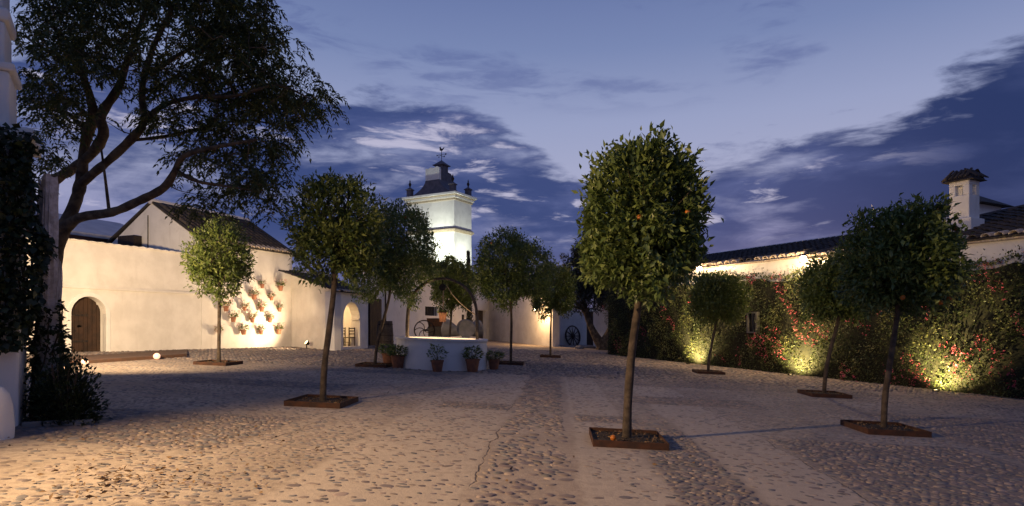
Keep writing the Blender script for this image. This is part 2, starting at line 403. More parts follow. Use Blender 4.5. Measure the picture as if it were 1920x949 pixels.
# ------------------------------------------------------------------ ground and its pebbles
mb = MB(); xs = [-900, -30, 30, 900]; ys = [-300, 1500]
vs = [(x, y, gz(x)) for y in ys for x in xs]
ground = structure(mb.add(vs, [(i, i + 1, i + 5, i + 4) for i in range(3)]).build('ground', 'mortar'))
pits = []   # filled below, kept free of pebbles
TREES = [  # base pixel, crown centre pixel, half width, half height (pixels)
    ('A', (605, 757), (633, 437), 80, 101), ('B', (703, 687), (738, 480), 78, 90), ('C', (410, 683), (412, 493), 56, 76), ('D', (1175, 828), (1204, 426), 98, 142),
    ('E', (958, 683), (958, 511), 70, 68), ('F', (1032, 670), (1034, 545), 38, 50), ('G', (1328, 700), (1346, 563), 47, 46), ('H', (1545, 742), (1576, 544), 60, 64), ('I', (1657, 808), (1688, 494), 86, 98)]
for t in TREES: pits.append(G(*t[1]))
WELL = G(829, 688.5)
def scatter():
    out = []
    def region(x0, x1, y0, y1, cx, cy, keep, sx, sy, hz):
        nx = int((x1 - x0) / cx); ny = int((y1 - y0) / cy)
        gx, gy = np.meshgrid(np.arange(nx), np.arange(ny)); n = gx.size
        odd = (gy % 2) * .5
        x = x0 + (gx + .5 + odd).ravel() * cx + rng.normal(0, cx * .17, n); y = y0 + (gy + .5).ravel() * cy + rng.normal(0, cy * .17, n)
        patch = np.sin(x * 1.7 + 2 * np.sin(y * .9)) * np.sin(y * 1.3 + x * .6)
        k = rng.random(n) < keep * (1 + .45 * patch)
        k &= (np.abs(x) < .95 * y + 1.2) & (x > x0) & (x < x1)
        x, y = x[k], y[k]; n = len(x); s = rng.lognormal(0, .24, n)
        out.append(np.stack([x, y, sx * s * rng.uniform(.8, 1.25, n), sy * s * rng.uniform(.8, 1.2, n), hz * .72 * rng.uniform(.5, 1.3, n)], 1))
    region(-.80, .22, 3.9, 20, .128, .105, .93, .058, .044, .022)
    def rest(x0, x1, y0, y1, keep):
        region(x0, x1, y0, y1, .098, .086, keep, .039, .028, .0085)
    rest(.30, 1.12, 3.9, 19, .36); rest(1.12, 2.0, 3.9, 19, .6); rest(2.0, 3.1, 3.9, 19, .36); rest(3.1, 17, 3.9, 19, .64); rest(-2.5, -.86, 3.9, 19, .42); rest(-17, -2.5, 3.9, 19, .6)
    for (x0, x1, y0, y1) in BANDS: region(x0, x1, y0, y1, .098, .082, .9, .047, .037, .018)
    a = np.concatenate(out)
    ok = np.ones(len(a), bool)
    for p in pits: ok &= ~((np.abs(a[:, 0] - p.x) < .58) & (np.abs(a[:, 1] - p.y) < .58))
    ok &= np.hypot(a[:, 0] - WELL.x, a[:, 1] - WELL.y) > 1.55
    return a[ok]
st = scatter()
proj = st[:, 2] * st[:, 3] / (st[:, 1] ** 3) * (st[:, 4] > .006) * (np.abs(st[:, 0]) < .8 * st[:, 1]) * (st[:, 1] > 4.75)
order = np.argsort(-proj); big, rest_ = order[:290], order[290:]
NS = 8
ang = np.arange(NS) * 2 * np.pi / NS
def dome(seed):
    r = np.random.default_rng(seed); k = 1 + r.normal(0, .10, NS)
    a = np.stack([np.cos(ang) * k, np.sin(ang) * k, np.full(NS, -.6)], 1); b = np.stack([np.cos(ang) * k * .93, np.sin(ang) * k * .93, np.full(NS, .30)], 1)
    c = np.stack([np.cos(ang) * k * .58, np.sin(ang) * k * .58, .82 + r.normal(0, .06, NS)], 1)
    return np.concatenate([a, b, c, [[.05, 0, 1.0]]])
i8 = np.arange(NS); j8 = (i8 + 1) % NS
DF = np.concatenate([np.stack([i8, j8, j8 + NS], 1), np.stack([i8, j8 + NS, i8 + NS], 1), np.stack([i8 + NS, j8 + NS, j8 + 2 * NS], 1), np.stack([i8 + NS, j8 + 2 * NS, i8 + 2 * NS], 1), np.stack([i8 + 2 * NS, j8 + 2 * NS, np.full(NS, 3 * NS)], 1)])
domes = [dome(s) for s in range(10)]
dmesh = []
for d in domes[:6]:
    o = np_mesh('cobble', d, DF, 'cobble', flat=False); dmesh.append(o.data); bpy.data.objects.remove(o)
for n, i in enumerate(big):
    x, y, a, b, h = st[i]
    o = bpy.data.objects.new('cobble', dmesh[n % 6]); C.objects.link(o); o.parent = ground
    o.location = (x, y, gz(x)); o.scale = (a, b, h); o.rotation_euler = (0, R(2.3), random.uniform(-.5, .5) + (math.pi if random.random() < .5 else 0))
r_ = st[rest_]; n = len(r_); dd = np.stack(domes)[rng.integers(0, 10, n)]
th = rng.normal(0, .45, n); cs, sn = np.cos(th)[:, None], np.sin(th)[:, None]
vx = dd[:, :, 0] * r_[:, 2:3]; vy = dd[:, :, 1] * r_[:, 3:4]
V = np.stack([vx * cs - vy * sn + r_[:, 0:1], vx * sn + vy * cs + r_[:, 1:2], dd[:, :, 2] * r_[:, 4:5]], 2)
V[:, :, 2] += -SL * V[:, :, 0]
scol = np.array([c[1][:3] for c in SC]); tcol = scol[rng.integers(0, len(scol), n)] * rng.uniform(.6, 1.0, (n, 1))
# farther off: the same pebbles, coarser
lx = []
for (y0, y1, cx, cy) in ((19, 26, .15, .13), (26, 38, .21, .19)):
    ny = int((y1 - y0) / cy); nx = int(48 / cx); gx, gy = np.meshgrid(np.arange(nx), np.arange(ny)); m_n = gx.size
    x = -24 + (gx + (gy % 2) * .5).ravel() * cx + rng.normal(0, cx * .15, m_n); y = y0 + gy.ravel() * cy + rng.normal(0, cy * .15, m_n)
    kk_ = (np.abs(x + .07 * y) < .88 * y) & (rng.random(m_n) < .8) & (np.hypot(x - WELL.x, y - WELL.y) > 1.6)
    for p in pits: kk_ &= ~((np.abs(x - p.x) < .6) & (np.abs(y - p.y) < .6))
    x, y = x[kk_], y[kk_]; lx.append(np.stack([x, y, np.full(len(x), cx * .46) * rng.uniform(.75, 1.1, len(x)), np.full(len(x), cy * .42) * rng.uniform(.75, 1.1, len(x)), np.full(len(x), .02) * rng.uniform(.5, 1.4, len(x))], 1))
lx = np.concatenate(lx); nl_ = len(lx); a6 = np.arange(6) * np.pi / 3
D6 = np.concatenate([np.stack([np.cos(a6), np.sin(a6), np.full(6, -.3)], 1), np.stack([np.cos(a6) * .7, np.sin(a6) * .7, np.full(6, .8)], 1), [[0, 0, 1.]]])
i6 = np.arange(6); j6 = (i6 + 1) % 6; F6 = np.concatenate([np.stack([i6, j6, j6 + 6], 1), np.stack([i6, j6 + 6, i6 + 6], 1), np.stack([i6 + 6, j6 + 6, np.full(6, 12)], 1)])
V6 = D6[None] * lx[:, None, 2:5]; V6[:, :, 0] += lx[:, 0:1]; V6[:, :, 1] += lx[:, 1:2]; V6[:, :, 2] += -SL * V6[:, :, 0]
stuff(np_mesh('cobble_bed', V6.reshape(-1, 3), (np.arange(nl_)[:, None, None] * 13 + F6[None]).reshape(-1, 3), 'cobblemass', ground, np.repeat(scol[rng.integers(0, len(scol), nl_)] * rng.uniform(.5, 1.0, (nl_, 1)), 13, 0), flat=False))
stuff(np_mesh('cobble_bed', V.reshape(-1, 3), (np.arange(n)[:, None, None] * (3 * NS + 1) + DF[None]).reshape(-1, 3), 'cobblemass', ground, np.repeat(tcol, 3 * NS + 1, 0), flat=False))

# ------------------------------------------------------------------ wall helpers
def arch_pts(x0, x1, zs, n=12):              # from (x1, spring) over the crown to (x0, spring)
    c = (x0 + x1) / 2; r = (x1 - x0) / 2
    return [(c + r * math.cos(math.pi * i / n), zs + r * math.sin(math.pi * i / n)) for i in range(n + 1)]
def frame(p0, p1):
    d = p1 - p0; return math.atan2(d.y, d.x), Vector((d.x, d.y, 0)).length
def tile_template(cw, rl, n=6):
    vs = []; fs = []; r0, r1 = cw * .36, cw * .30; th_ = .022
    for v_, r in ((0, r0), (rl * 1.18, r1)):
        for rr in (r, r - th_):
            for i in range(n + 1):
                a = math.pi * i / n; vs.append((rr * math.cos(a), v_, rr * math.sin(a) * .85 + (.03 if v_ == 0 else .0)))
    k = n + 1
    for i in range(n):
        fs += [(i, i + 1, 2 * k + i + 1, 2 * k + i), (k + i, 3 * k + i, 3 * k + i + 1, k + i + 1), (i, k + i, k + i + 1, i + 1)]
    return np.array(vs), fs
def tile_roof(roof, org, ux, vv, cols, rows, cw, rl, nparts, keep=lambda a, b: True):
    """barrel tiles on a roof: org = eave start (world), ux along the eave, vv up the slope"""
    ux = Vector(ux).normalized(); vv = Vector(vv).normalized(); nn = ux.cross(vv)
    tv, tf = tile_template(cw, rl); me = bpy.data.meshes.new('tile'); me.from_pydata([tuple(v) for v in tv], [], tf); me.shade_smooth(); me.materials.append(M['tile'])
    me2 = me.copy(); me2.materials.clear(); me2.materials.append(M['eave'])
    cells = [(c, r) for c in range(cols) for r in range(rows) if keep((c + .5) * cw, r * rl)]
    def pos(c, r): return Vector(org) + ux * ((c + .5) * cw + random.uniform(-.012, .012)) + vv * (r * rl - .10 + random.uniform(-.02, .02)) + nn * (.02 + random.uniform(0, .012))
    cells.sort(key=lambda k: (pos(*k)).length if k[1] else -1)
    inv = MT[roof].inverted(); mass = MB()
    for i, (c, r) in enumerate(cells):
        tw = random.uniform(-.03, .03); u2 = (ux + vv * tw).normalized(); v2 = nn.cross(u2)
        m = Matrix((u2, v2, nn)).transposed().to_4x4(); m.translation = pos(c, r)
        if i < nparts:
            o = bpy.data.objects.new('tile', me2 if r == 0 and random.random() < .9 else me); C.objects.link(o); o.parent = roof; o.matrix_local = inv @ m
        else: mass.add([m @ Vector(v) for v in tv], tf)
    if mass.v:
        vsw = [tuple(inv @ Vector(v)) for v in mass.v]; mass.v = vsw
        o = mass.build('tile_rows', 'tilemass', roof, smooth=True); stuff(o)

# ------------------------------------------------------------------ left court wall with its arched door
a0, a1 = G(130, 662), G(546, 650)
ang_l, len_l = frame(a0, a1)
dirl = (a1 - a0).normalized(); dirl.z = 0; dirl.normalize(); nrl = Vector((-dirl.y, dirl.x, 0))   # away from the court
def ul(px): return (W(px, 600, a0, a1) - a0).dot(dirl)
ZT = 4.46; u_b = ul(378); u_end = ul(548)
cw_ = thing('court_wall', 'long whitewashed court wall with an arched brown door and a thin string moulding', 'wall', (a0.x, a0.y, 0), ang_l)
ud0, ud1 = ul(133), ul(199); zsill = W(165, 661, a0, a1).z; ztop = W(165, 556, a0, a1).z; rdoor = (ud1 - ud0) / 2
poly = [(-9, -1), (ud0, -1)] + [(x, z) for x, z in arch_pts(ud0, ud1, ztop - rdoor)][::-1] + [(ud1, -1), (u_b - .004, -1), (u_b - .004, ZT), (-9, ZT)]
MB().prism(poly, 0, .55).build('wall_body', 'plaster', cw_, bevel=.025)
mb = MB(); n = 46
for i in range(n):                            # uneven coping: a row of whitewashed humps
    x0 = -9 + (u_b + 9) * i / n; x1 = -9 + (u_b + 9) * (i + 1) / n
    h = .05 + random.uniform(-.012, .02); mb.prism([(x0, ZT - .01), (x1 - .012, ZT - .01), (x1 - .012, ZT + h * .6), ((x0 + x1) / 2, ZT + h), (x0, ZT + h * .6)], -.05, .6)
mb.build('coping', 'plaster', cw_)
zb = W(240, 546, a0, a1).z
mb = MB(); mb.prism([(-9, zb), (u_b - .01, zb), (u_b - .01, zb + .085), (-9, zb + .085)], -.055, .1); mb.build('string_moulding', 'plaster', cw_, bevel=.015)
mb = MB(); o_ = arch_pts(ud0, ud1, ztop - rdoor, 20)
ap = [(ud1, zsill - .2)] + o_ + [(ud0, zsill - .2)]
oo = [(ud1 + .14, zsill - .2)] + arch_pts(ud0 - .14, ud1 + .14, ztop - rdoor, 20) + [(ud0 - .14, zsill - .2)]
mb.prism(oo + ap[::-1], -.03, .2); mb.build('door_surround', 'plaster_clean', cw_, bevel=.012)
dr = MB(); dr.box(ud0 - .05, ud1 + .05, .34, .40, zsill - .3, ztop + .05); door = dr.build('door', 'wood', cw_)
npk = 8
for i in range(npk):
    x0 = ud0 + (ud1 - ud0) * i / npk + .008; x1 = ud0 + (ud1 - ud0) * (i + 1) / npk - .008; xm = (x0 + x1) / 2 - (ud0 + ud1) / 2
    MB().box(x0, x1, .29 + random.uniform(0, .012), .341, zsill - .2, ztop - rdoor + math.sqrt(max(.01, rdoor ** 2 - xm ** 2)) + .03).build('plank', 'wood', door)
mb = MB()
for z in (zsill + .35, zsill + 1.25): mb.box(ud0 + .03, ud0 + .75, .275, .30, z, z + .07)
mb.build('strap_hinge', 'iron', door)
# brick landing before the door
lp = [G(112, 685.5), G(350, 669.5), G(345, 663)]
e0 = a0 - dirl * 2.2
ld = thing('door_step', 'low brown brick landing tapering along the foot of the arched door wall', 'step', (lp[0].x, lp[0].y, gz(lp[0].x)))
zl = zsill - .03
top = [(lp[0].x, lp[0].y), (lp[1].x, lp[1].y), ((a0 + dirl * ul(352)).x - nrl.x * .02, (a0 + dirl * ul(352)).y - nrl.y * .02), (e0.x - nrl.x * .02, e0.y - nrl.y * .02)]
mb = MB(); mb.hprism(top, -.4, zl); mb.build('landing', 'brick', ld, world=True, bevel=.015)

# ------------------------------------------------------------------ barn joined to the wall
bw = 5.9; ZE, ZR = 5.05, 6.85
pb = a0 + dirl * u_b; pb.z = 0
barn = thing('barn', 'long white barn with a gable end and a dark tiled roof behind the court wall', 'barn', pb, ang_l)
L_b = u_end - u_b
MB().box(0, L_b, 0, .5, -1, ZE).build('side_wall', 'plaster', barn)
mb = MB(); mb.v = []; g = [(0, -1), (bw, -1), (bw, ZE - .05), (bw / 2, ZR), (0, ZE)]
mb.add([(0.002, y + .002, z) for y, z in g] + [(.45, y + .002, z - .02) for y, z in g], [(0, 4, 3, 2, 1), (5, 6, 7, 8, 9)] + [(i, (i + 1) % 5, (i + 1) % 5 + 5, i + 5) for i in range(5)])
mb.build('gable_wall', 'plaster_clean', barn)
MB().box(L_b - .4, L_b - .003, .5, bw, -1, ZE).build('end_wall', 'plaster', barn)
sl = Vector((0, bw / 2, ZR - ZE)); sll = sl.length
rm = MB()
t_ = .14
rm.add([(-.05, -.12, ZE - .02), (L_b + .1, -.12, ZE - .02), (L_b + .1, bw / 2, ZR + .05), (-.05, bw / 2, ZR + .05), (-.05, bw + .2, ZE - .02), (L_b + .1, bw + .2, ZE - .02)], [(0, 1, 2, 3), (3, 2, 5, 4)])
rf = rm.build('roof', 'tilemass', barn); sm = rf.modifiers.new('thick', 'SOLIDIFY'); sm.thickness = .1; sm.offset = 1
MB().tube([(-.08, bw / 2, ZR + .10), (L_b + .1, bw / 2, ZR + .10)], .13, 8).build('ridge', 'whiteroof', rf)
og = MT[barn] @ Vector((0, -.12, ZE + .05)); uxw = dirl; vw = (MT[barn].to_3x3() @ sl)
tile_roof(rf, og, uxw, vw, int(L_b / .3), int(sll / .36), .3, .36, 130)
MB().box(.35, 1.2, -.75, -.3, 0, 0).v
vd = MB(); vd.box(-.42, -.05, 3.5, 3.85, ZT - .4, ZT + 1.0); vd.box(-.42, -.05, 3.85, 4.5, ZT + .55, ZT + 1.0)
vd.build('vent_duct', 'iron', barn)
pd = MB(); pd.tube([(-.02, bw / 2 + .2, 3.8), (-.02, bw / 2 + .2, ZR - .5)], .02, 6); pd.build('cable', 'iron', barn)
# low outbuilding with a pale roof left of the barn, behind the wall
ob0 = a0 + dirl * (u_b - 6.2) + nrl * 6.4; ob0.z = 0
ob = thing('outbuilding', 'low reddish outbuilding with a smooth pale roof beside the white gable', 'building', ob0, ang_l)
MB().box(-7, 9.4, 0, 5, -1, 5.55).build('wall', 'redwall', ob)
MB().add([(-7.3, -.3, 5.50), (9.6, -.3, 5.50), (9.6, 3.4, 6.80), (-7.3, 3.4, 6.80), (-7.3, 5.4, 6.40), (9.6, 5.4, 6.40), (-7.3, -.3, 5.66), (9.6, -.3, 5.66), (9.6, 3.4, 6.96), (-7.3, 3.4, 6.96), (-7.3, 5.4, 6.56), (9.6, 5.4, 6.56)],
         [(0, 3, 2, 1), (3, 4, 5, 2), (6, 7, 8, 9), (9, 8, 11, 10), (0, 1, 7, 6), (1, 2, 8, 7), (2, 5, 11, 8), (5, 4, 10, 11), (4, 3, 9, 10), (3, 0, 6, 9)]).build('roof', 'whiteroof', ob)

# ------------------------------------------------------------------ porch with the lit arch
pA = a1.copy(); pB = G(627, 657.5); pC = G(690, 653.5)
pA.z = pB.z = pC.z = 0
zA = W(551, 511, pA, pB).z; zB = W(629, 546, pA, pB).z
por = thing('porch', 'white porch with a sloping tiled roof and a warmly lit open arch', 'porch', pB, frame(pB, pC)[0])
sw = thing_dummy = None
aS, lS = frame(pA, pB)
dS = (pB - pA).normalized(); nS = Vector((-dS.y, dS.x, 0))
def wall_poly(parent, p0, p1, poly, th, name, mat, bevel=.02):
    d = (p1 - p0).normalized(); nrm = Vector((-d.y, d.x, 0)); m = MB(); m.prism(poly, 0, th)
    m.v = [tuple(Vector((p0.x, p0.y, 0)) + d * x + nrm * y + Vector((0, 0, z))) for x, y, z in m.v]
    return m.build(name, mat, parent, bevel=bevel, world=True)
n = 8; tp = [(lS * i / n, zA + (zB - zA) * (i / n) ** 1.35) for i in range(n + 1)]
wall_poly(por, pA, pB, [(0, -1), (lS, -1)] + tp[::-1], .4, 'side_wall', 'plaster')
aF, lF = frame(pB, pC); dF = (pC - pB).normalized()
def uf(px): return (W(px, 600, pB, pC) - pB).dot(dF)
f0, f1 = uf(644), uf(675); zf = W(660, 650, pB, pC).z; zft = W(660, 567, pB, pC).z; rf_ = (f1 - f0) / 2
wall_poly(por, pB + dF * .004, pC, [(0, -1), (f0, -1), (f0, zf)] + [(f0, zf + .01)] + arch_pts(f0, f1, zft - rf_)[::-1] + [(f1, zf), (f1, -1), (lF, -1), (lF, zB), (0, zB)], .5, 'front_wall', 'plaster_clean')
MB().box(f0 - .02, f1 + .02, .01, .6, -.5, zf).build('sill', 'plaster_clean', por)
im = MB(); zi = zft - rf_
for x0, x1 in ((f0 - .02, f0 + .07), (f1 - .07, f1 + .02)): im.box(x0, x1, .03, .47, zi - .07, zi + .03)
im.build('impost', 'plaster_clean', por, bevel=.01)
MB().box(1.75, lF + 1.5, 2.9, 3.1, -1, zB + 1.2).build('back_wall', 'plaster_clean', por)
MB().box(lF - .3, lF - .004, .503, 2.897, -1, zB).build('end_wall', 'plaster_clean', por)
MB().hprism([(.45, .503), (lF - .303, .503), (lF - .303, 2.897), (1.75, 2.897)], -.4, zf - .02).build('floor', 'brick', por)
# roof plane through the side wall's top and parallel to the front
up_ = (pA - pB); vdir = Vector((up_.x, up_.y, zA - zB)); vlen = vdir.length
q0 = Vector((pB.x, pB.y, zB + .03)) - dF * .15 - vdir.normalized() * .2
q1 = q0 + dF * (lF + .3); q2 = q1 + vdir * 1.1; q3 = q0 + vdir * 1.1
rm = MB().add([q0, q1, q2, q3], [(0, 1, 2, 3)]); prf = rm.build('roof', 'tilemass', por, world=True)
sm = prf.modifiers.new('thick', 'SOLIDIFY'); sm.thickness = .1; sm.offset = 1
vperp = vdir - dF * vdir.dot(dF)
tile_roof(prf, q0, dF, vperp, int((lF + .3) / .27), max(2, int(vlen / .36)), .27, .36, 60)
plamp = thing('porch_lamp', 'round lit lamp under the porch roof above the chairs', 'lamp', pB + dF * (lF * .5) + Vector((nrl.x, nrl.y, 0)) * 0 + Vector((0, 0, 0)))
cpt = MT[por] @ Vector(((f0 + f1) / 2 - .35, 1.9, zB - .45))
plamp.location = cpt; MT[plamp] = Matrix.Translation(cpt)
MB().lathe([(.001, -.1), (.07, -.08), (.1, 0), (.07, .08), (.03, .1)], 12).build('globe', M['bulb'], plamp, smooth=True)
MB().lathe([(.02, .1), (.02, .62)], 8).build('stem', 'iron', plamp)
point('porch_light', cpt - Vector((0, 0, .15)), 160, AMBER, .1, plamp)
def chair(name, label, loc, rz):
    t = thing(name, label, 'chair', loc, rz, 'wooden chairs in the porch')
    for sx, sy in ((0, 0), (.4, 0)): MB().box(sx, sx + .045, .36, .40, 0, .95).build('leg', 'wood', t)
    for sx in (0, .4): MB().box(sx, sx + .045, 0, .045, 0, .45).build('leg', 'wood', t)
    MB().box(-.01, .455, -.01, .41, .43, .47).build('seat', 'oldwood', t, bevel=.008)
    for z in (.6, .75, .88): MB().box(.045, .40, .368, .392, z, z + .05).build('back_slat', 'wood', t)
    m = MB()
    for sx in (.01, .41): m.box(sx, sx + .025, .045, .36, .2, .225)
    m.build('stretcher', 'wood', t)
    return t
for k, (px_, dy_, rz, lb) in enumerate(((645, 1.05, 2.3, 'dark slatted wooden chair inside the lit arch, deeper under the porch'), (655, .66, 2.9, 'dark slatted wooden chair inside the lit arch, closer to its far jamb'))):
    dray = ray(px_, 640); wl_ = W(px_, 640, pB, pC); nin = Vector((-dF.y, dF.x, 0)); dx_ = (wl_ - pB).dot(dF) + dy_ * dray.dot(dF) / dray.dot(nin) - f0
    p = MT[por] @ Vector((f0 + dx_, dy_, zf - .02)); chair('chair', lb, p, aF + rz)

# ------------------------------------------------------------------ rear house, window, door, dark door leaf
h0, h1 = G(688, 648), G(914, 637.5); h0.z = h1.z = 0
hh = thing('rear_house', 'tall white rear house behind the well with a barred window and plank door', 'house', h0, frame(h0, h1)[0])
lH = frame(h0, h1)[1]; dH = (h1 - h0).normalized()
def uh(px): return (W(px, 600, h0, h1) - h0).dot(dH)
d0, d1 = uh(894), uh(911.5); zd = W(902, 582, h0, h1).z
w0, w1 = uh(797), uh(820); zw0 = W(808, 592, h0, h1).z; zw1 = W(808, 575, h0, h1).z
ZH = 5.3
# wall pieces around the openings, butted end to end
zlow = 1.2
pieces = [(0, w0, -1, ZH), (w0, w1, -1, zw0), (w0, w1, zw1, ZH), (w1, d0, -1, ZH), (d0, d1, zd, ZH), (d1, lH + 1, -1, ZH)]
mb = MB()
for x0, x1, z0, z1 in pieces: mb.box(x0, x1, 0, .5, z0, z1)
mb.build('wall', 'plaster_clean', hh)
wn = MB(); wn.box(w0, w1, .3, .36, zw0, zw1); win = wn.build('window', 'glass', hh)
for i in range(7):
    x = w0 + (w1 - w0) * (i + .5) / 7; MB().box(x - .018, x + .018, .05, .085, zw0, zw1).build('bar', 'iron', win)
dl = MB(); dl.box(d0, d1, .34, .40, -1, zd); dleaf = dl.build('door', 'oldwood', hh)
for i in range(5):
    x0 = d0 + (d1 - d0) * i / 5; x1 = x0 + (d1 - d0) / 5; MB().box(x0 + .015, x1 - .015, .30, .341, -1, zd - .01).build('plank', 'oldwood', dleaf)
k0, k1 = uh(690), uh(712); zk = W(700, 560, h0, h1).z
dk = MB(); dk.box(k0, k1, -.10, -.02, -1, zk); dkd = dk.build('shutter_door', 'wood', hh)
for i in range(5):
    x0 = k0 + (k1 - k0) * i / 5; MB().box(x0 + .012, x0 + (k1 - k0) / 5 - .012, -.135, -.10, -.9, zk - .02).build('plank', 'wood', dkd)
MB().tube([(uh(720), -.1, 0), (uh(720), -.1, ZH)], .05, 8).build('downpipe', 'iron', hh)
rm = MB().add([(-.2, -.35, ZH), (lH + 1.2, -.35, ZH), (lH + 1.2, 4, ZH + 1.7), (-.2, 4, ZH + 1.7)], [(0, 1, 2, 3)])
hrf = rm.build('roof', 'tilemass', hh); sm = hrf.modifiers.new('thick', 'SOLIDIFY'); sm.thickness = .12; sm.offset = 1
og = MT[hh] @ Vector((-.2, -.35, ZH + .06)); vw = MT[hh].to_3x3() @ Vector((0, 4.35, 1.7))
tile_roof(hrf, og, dH, vw, int((lH + 1.3) / .32), 11, .32, .42, 40)

# ------------------------------------------------------------------ warm end wall and the wall with the gate
e0, e1 = G(913, 637), G(1036, 650); e0.z = e1.z = 0
ew = thing('end_wall', 'bare plaster wall glowing warm behind the orange trees, stained along its foot', 'wall', e0, frame(e0, e1)[0])
lE = frame(e0, e1)[1]
MB().box(.006, lE, 0, .6, -1, 4.0).build('wall_body', 'plaster', ew, bevel=.03)
MB().box(.006, lE + .1, -.12, .7, 4.0, 4.15).build('coping', 'tilemass', ew, bevel=.02)
g0, g1 = G(1030, 646.5), G(1190, 648); g0.z = g1.z = 0; g0 = g0 + (g0 - e1).normalized() * 0
gw = thing('gate_wall', 'low shaded plaster wall with a dark plank gate beside the old olive', 'wall', g0, frame(g0, g1)[0])
lG = frame(g0, g1)[1]; dG = (g1 - g0).normalized()
def ug(px): return (W(px, 600, g0, g1) - g0).dot(dG)
ga, gb = ug(1100), ug(1120); zg = W(1110, 584, g0, g1).z; zgt = 2.75
mb = MB(); mb.box(-1, ga, 0, .5, -1.5, zgt); mb.box(gb, lG, 0, .5, -1.5, zgt); mb.box(ga, gb, 0, .5, zg, zgt + .3); mb.build('wall_body', 'plaster', gw)
mb = MB(); mb.box(ga, gb, .22, .27, -1.5, zg); gt = mb.build('gate', 'wood', gw)
for i in range(7):
    x0 = ga + (gb - ga) * i / 7; MB().box(x0 + .012, x0 + (gb - ga) / 7 - .012, .18, .221, -1.4, zg - .02).build('plank', 'wood', gt)

# ------------------------------------------------------------------ tower
Zt = 60.0; phi = R(29); c0 = P(852, 609, Zt); c0.z = 0; k_ = Zt / F
def tz(y): return CH + (PY - y) * k_
tw = thing('tower', 'floodlit white tower with moulded cornice, flared slate roof and corner finials', 'tower', c0, YAW - phi)
A, B = 5.8, 3.1
MB().box(-A, 0, 0, B, -1, tz(372)).build('shaft', 'plaster_clean', tw, bevel=.03)
zb0 = tz(434); mb = MB(); mb.box(-A - .08, .08, -.08, B + .08, zb0, zb0 + .12); mb.box(-A - .2, .2, -.2, B + .2, zb0 + .12, zb0 + .3); mb.box(-A - .1, .1, -.1, B + .1, zb0 + .3, zb0 + .42)
mb.build('string_course', 'cornice', tw, bevel=.02)
zc = tz(372)
for d_, z0, z1, mt in ((.10, zc - .1, zc + .1, 'cornice'), (.2, zc + .1, zc + .32, 'plaster_clean'), (.3, zc + .32, zc + .42, 'cornice'), (.42, zc + .42, zc + .64, 'plaster_clean')):
    MB().box(-A - d_, d_, -d_, B + d_, z0, z1).build('cornice', mt, tw, bevel=.02)
zr = zc + .64; rb = (-A + .1, -.1, .1, B - .1); tb = (-3.75, -2.05, .3, 2.8); hR = 1.55
vs = []; fs = []; n = 9
for i in range(n):
    t = i / (n - 1); s = 1 - (1 - t) ** 1.7
    x0, x1, y0, y1 = [rb[j] + (tb[j] - rb[j]) * s for j in range(4)]; z = zr + hR * t ** 1.15
    vs += [(x0, y0, z), (x1, y0, z), (x1, y1, z), (x0, y1, z)]
for i in range(n - 1):
    for j in range(4): fs.append((i * 4 + j, i * 4 + (j + 1) % 4, i * 4 + 4 + (j + 1) % 4, i * 4 + 4 + j))
fs.append((3, 2, 1, 0)); fs.append(tuple(range(n * 4 - 4, n * 4)))
trf = MB().add(vs, fs).build('roof', 'slate', tw)
zk0 = zr + hR
mb = MB(); mb.prism([(tb[0], zk0 - .05), (tb[1], zk0 - .05), (tb[1], zk0 + 1.2), (-2.35, zk0 + 1.35), (-2.7, zk0 + 1.22), (-3.1, zk0 + 1.3), (-3.45, zk0 + 1.18), (tb[0], zk0 + 1.25)], tb[2], tb[2] + .35)
mb.build('parapet', 'plaster_clean', trf, bevel=.03)
sh = [(tb[2] + .35, zk0 - .05), (tb[3], zk0 - .05), (tb[3], zk0 + .55), (tb[3] - .12, zk0 + .8), (tb[3] - .4, zk0 + .98), (tb[2] + 1.2, zk0 + 1.05), (tb[2] + .35, zk0 + 1.15)]
mb = MB(); n = len(sh); mb.add([(tb[0] + .03, y, z) for y, z in sh] + [(tb[1] - .03, y, z) for y, z in sh], [tuple(range(n)), tuple(range(2 * n - 1, n - 1, -1))] + [(i, (i + 1) % n, (i + 1) % n + n, i + n) for i in range(n)])
mb.build('shoulder', 'slate', trf, bevel=.02)
cx_, cy_ = -2.6, 1.5; zt0 = tz(320); zt1 = tz(299)
MB().box(cx_ - .48, cx_ + .48, cy_ - .48, cy_ + .48, zk0, zt1).build('turret', 'slate', trf, bevel=.02)
mb = MB(); mb.box(cx_ - .66, cx_ + .66, cy_ - .66, cy_ + .66, zt1, zt1 + .09); mb.add([(cx_ - .6, cy_ - .6, zt1 + .09), (cx_ + .6, cy_ - .6, zt1 + .09), (cx_ + .6, cy_ + .6, zt1 + .09), (cx_ - .6, cy_ + .6, zt1 + .09), (cx_, cy_, zt1 + .62)], [(0, 1, 4), (1, 2, 4), (2, 3, 4), (3, 0, 4), (3, 2, 1, 0)])
mb.build('turret_cap', 'slate', trf)
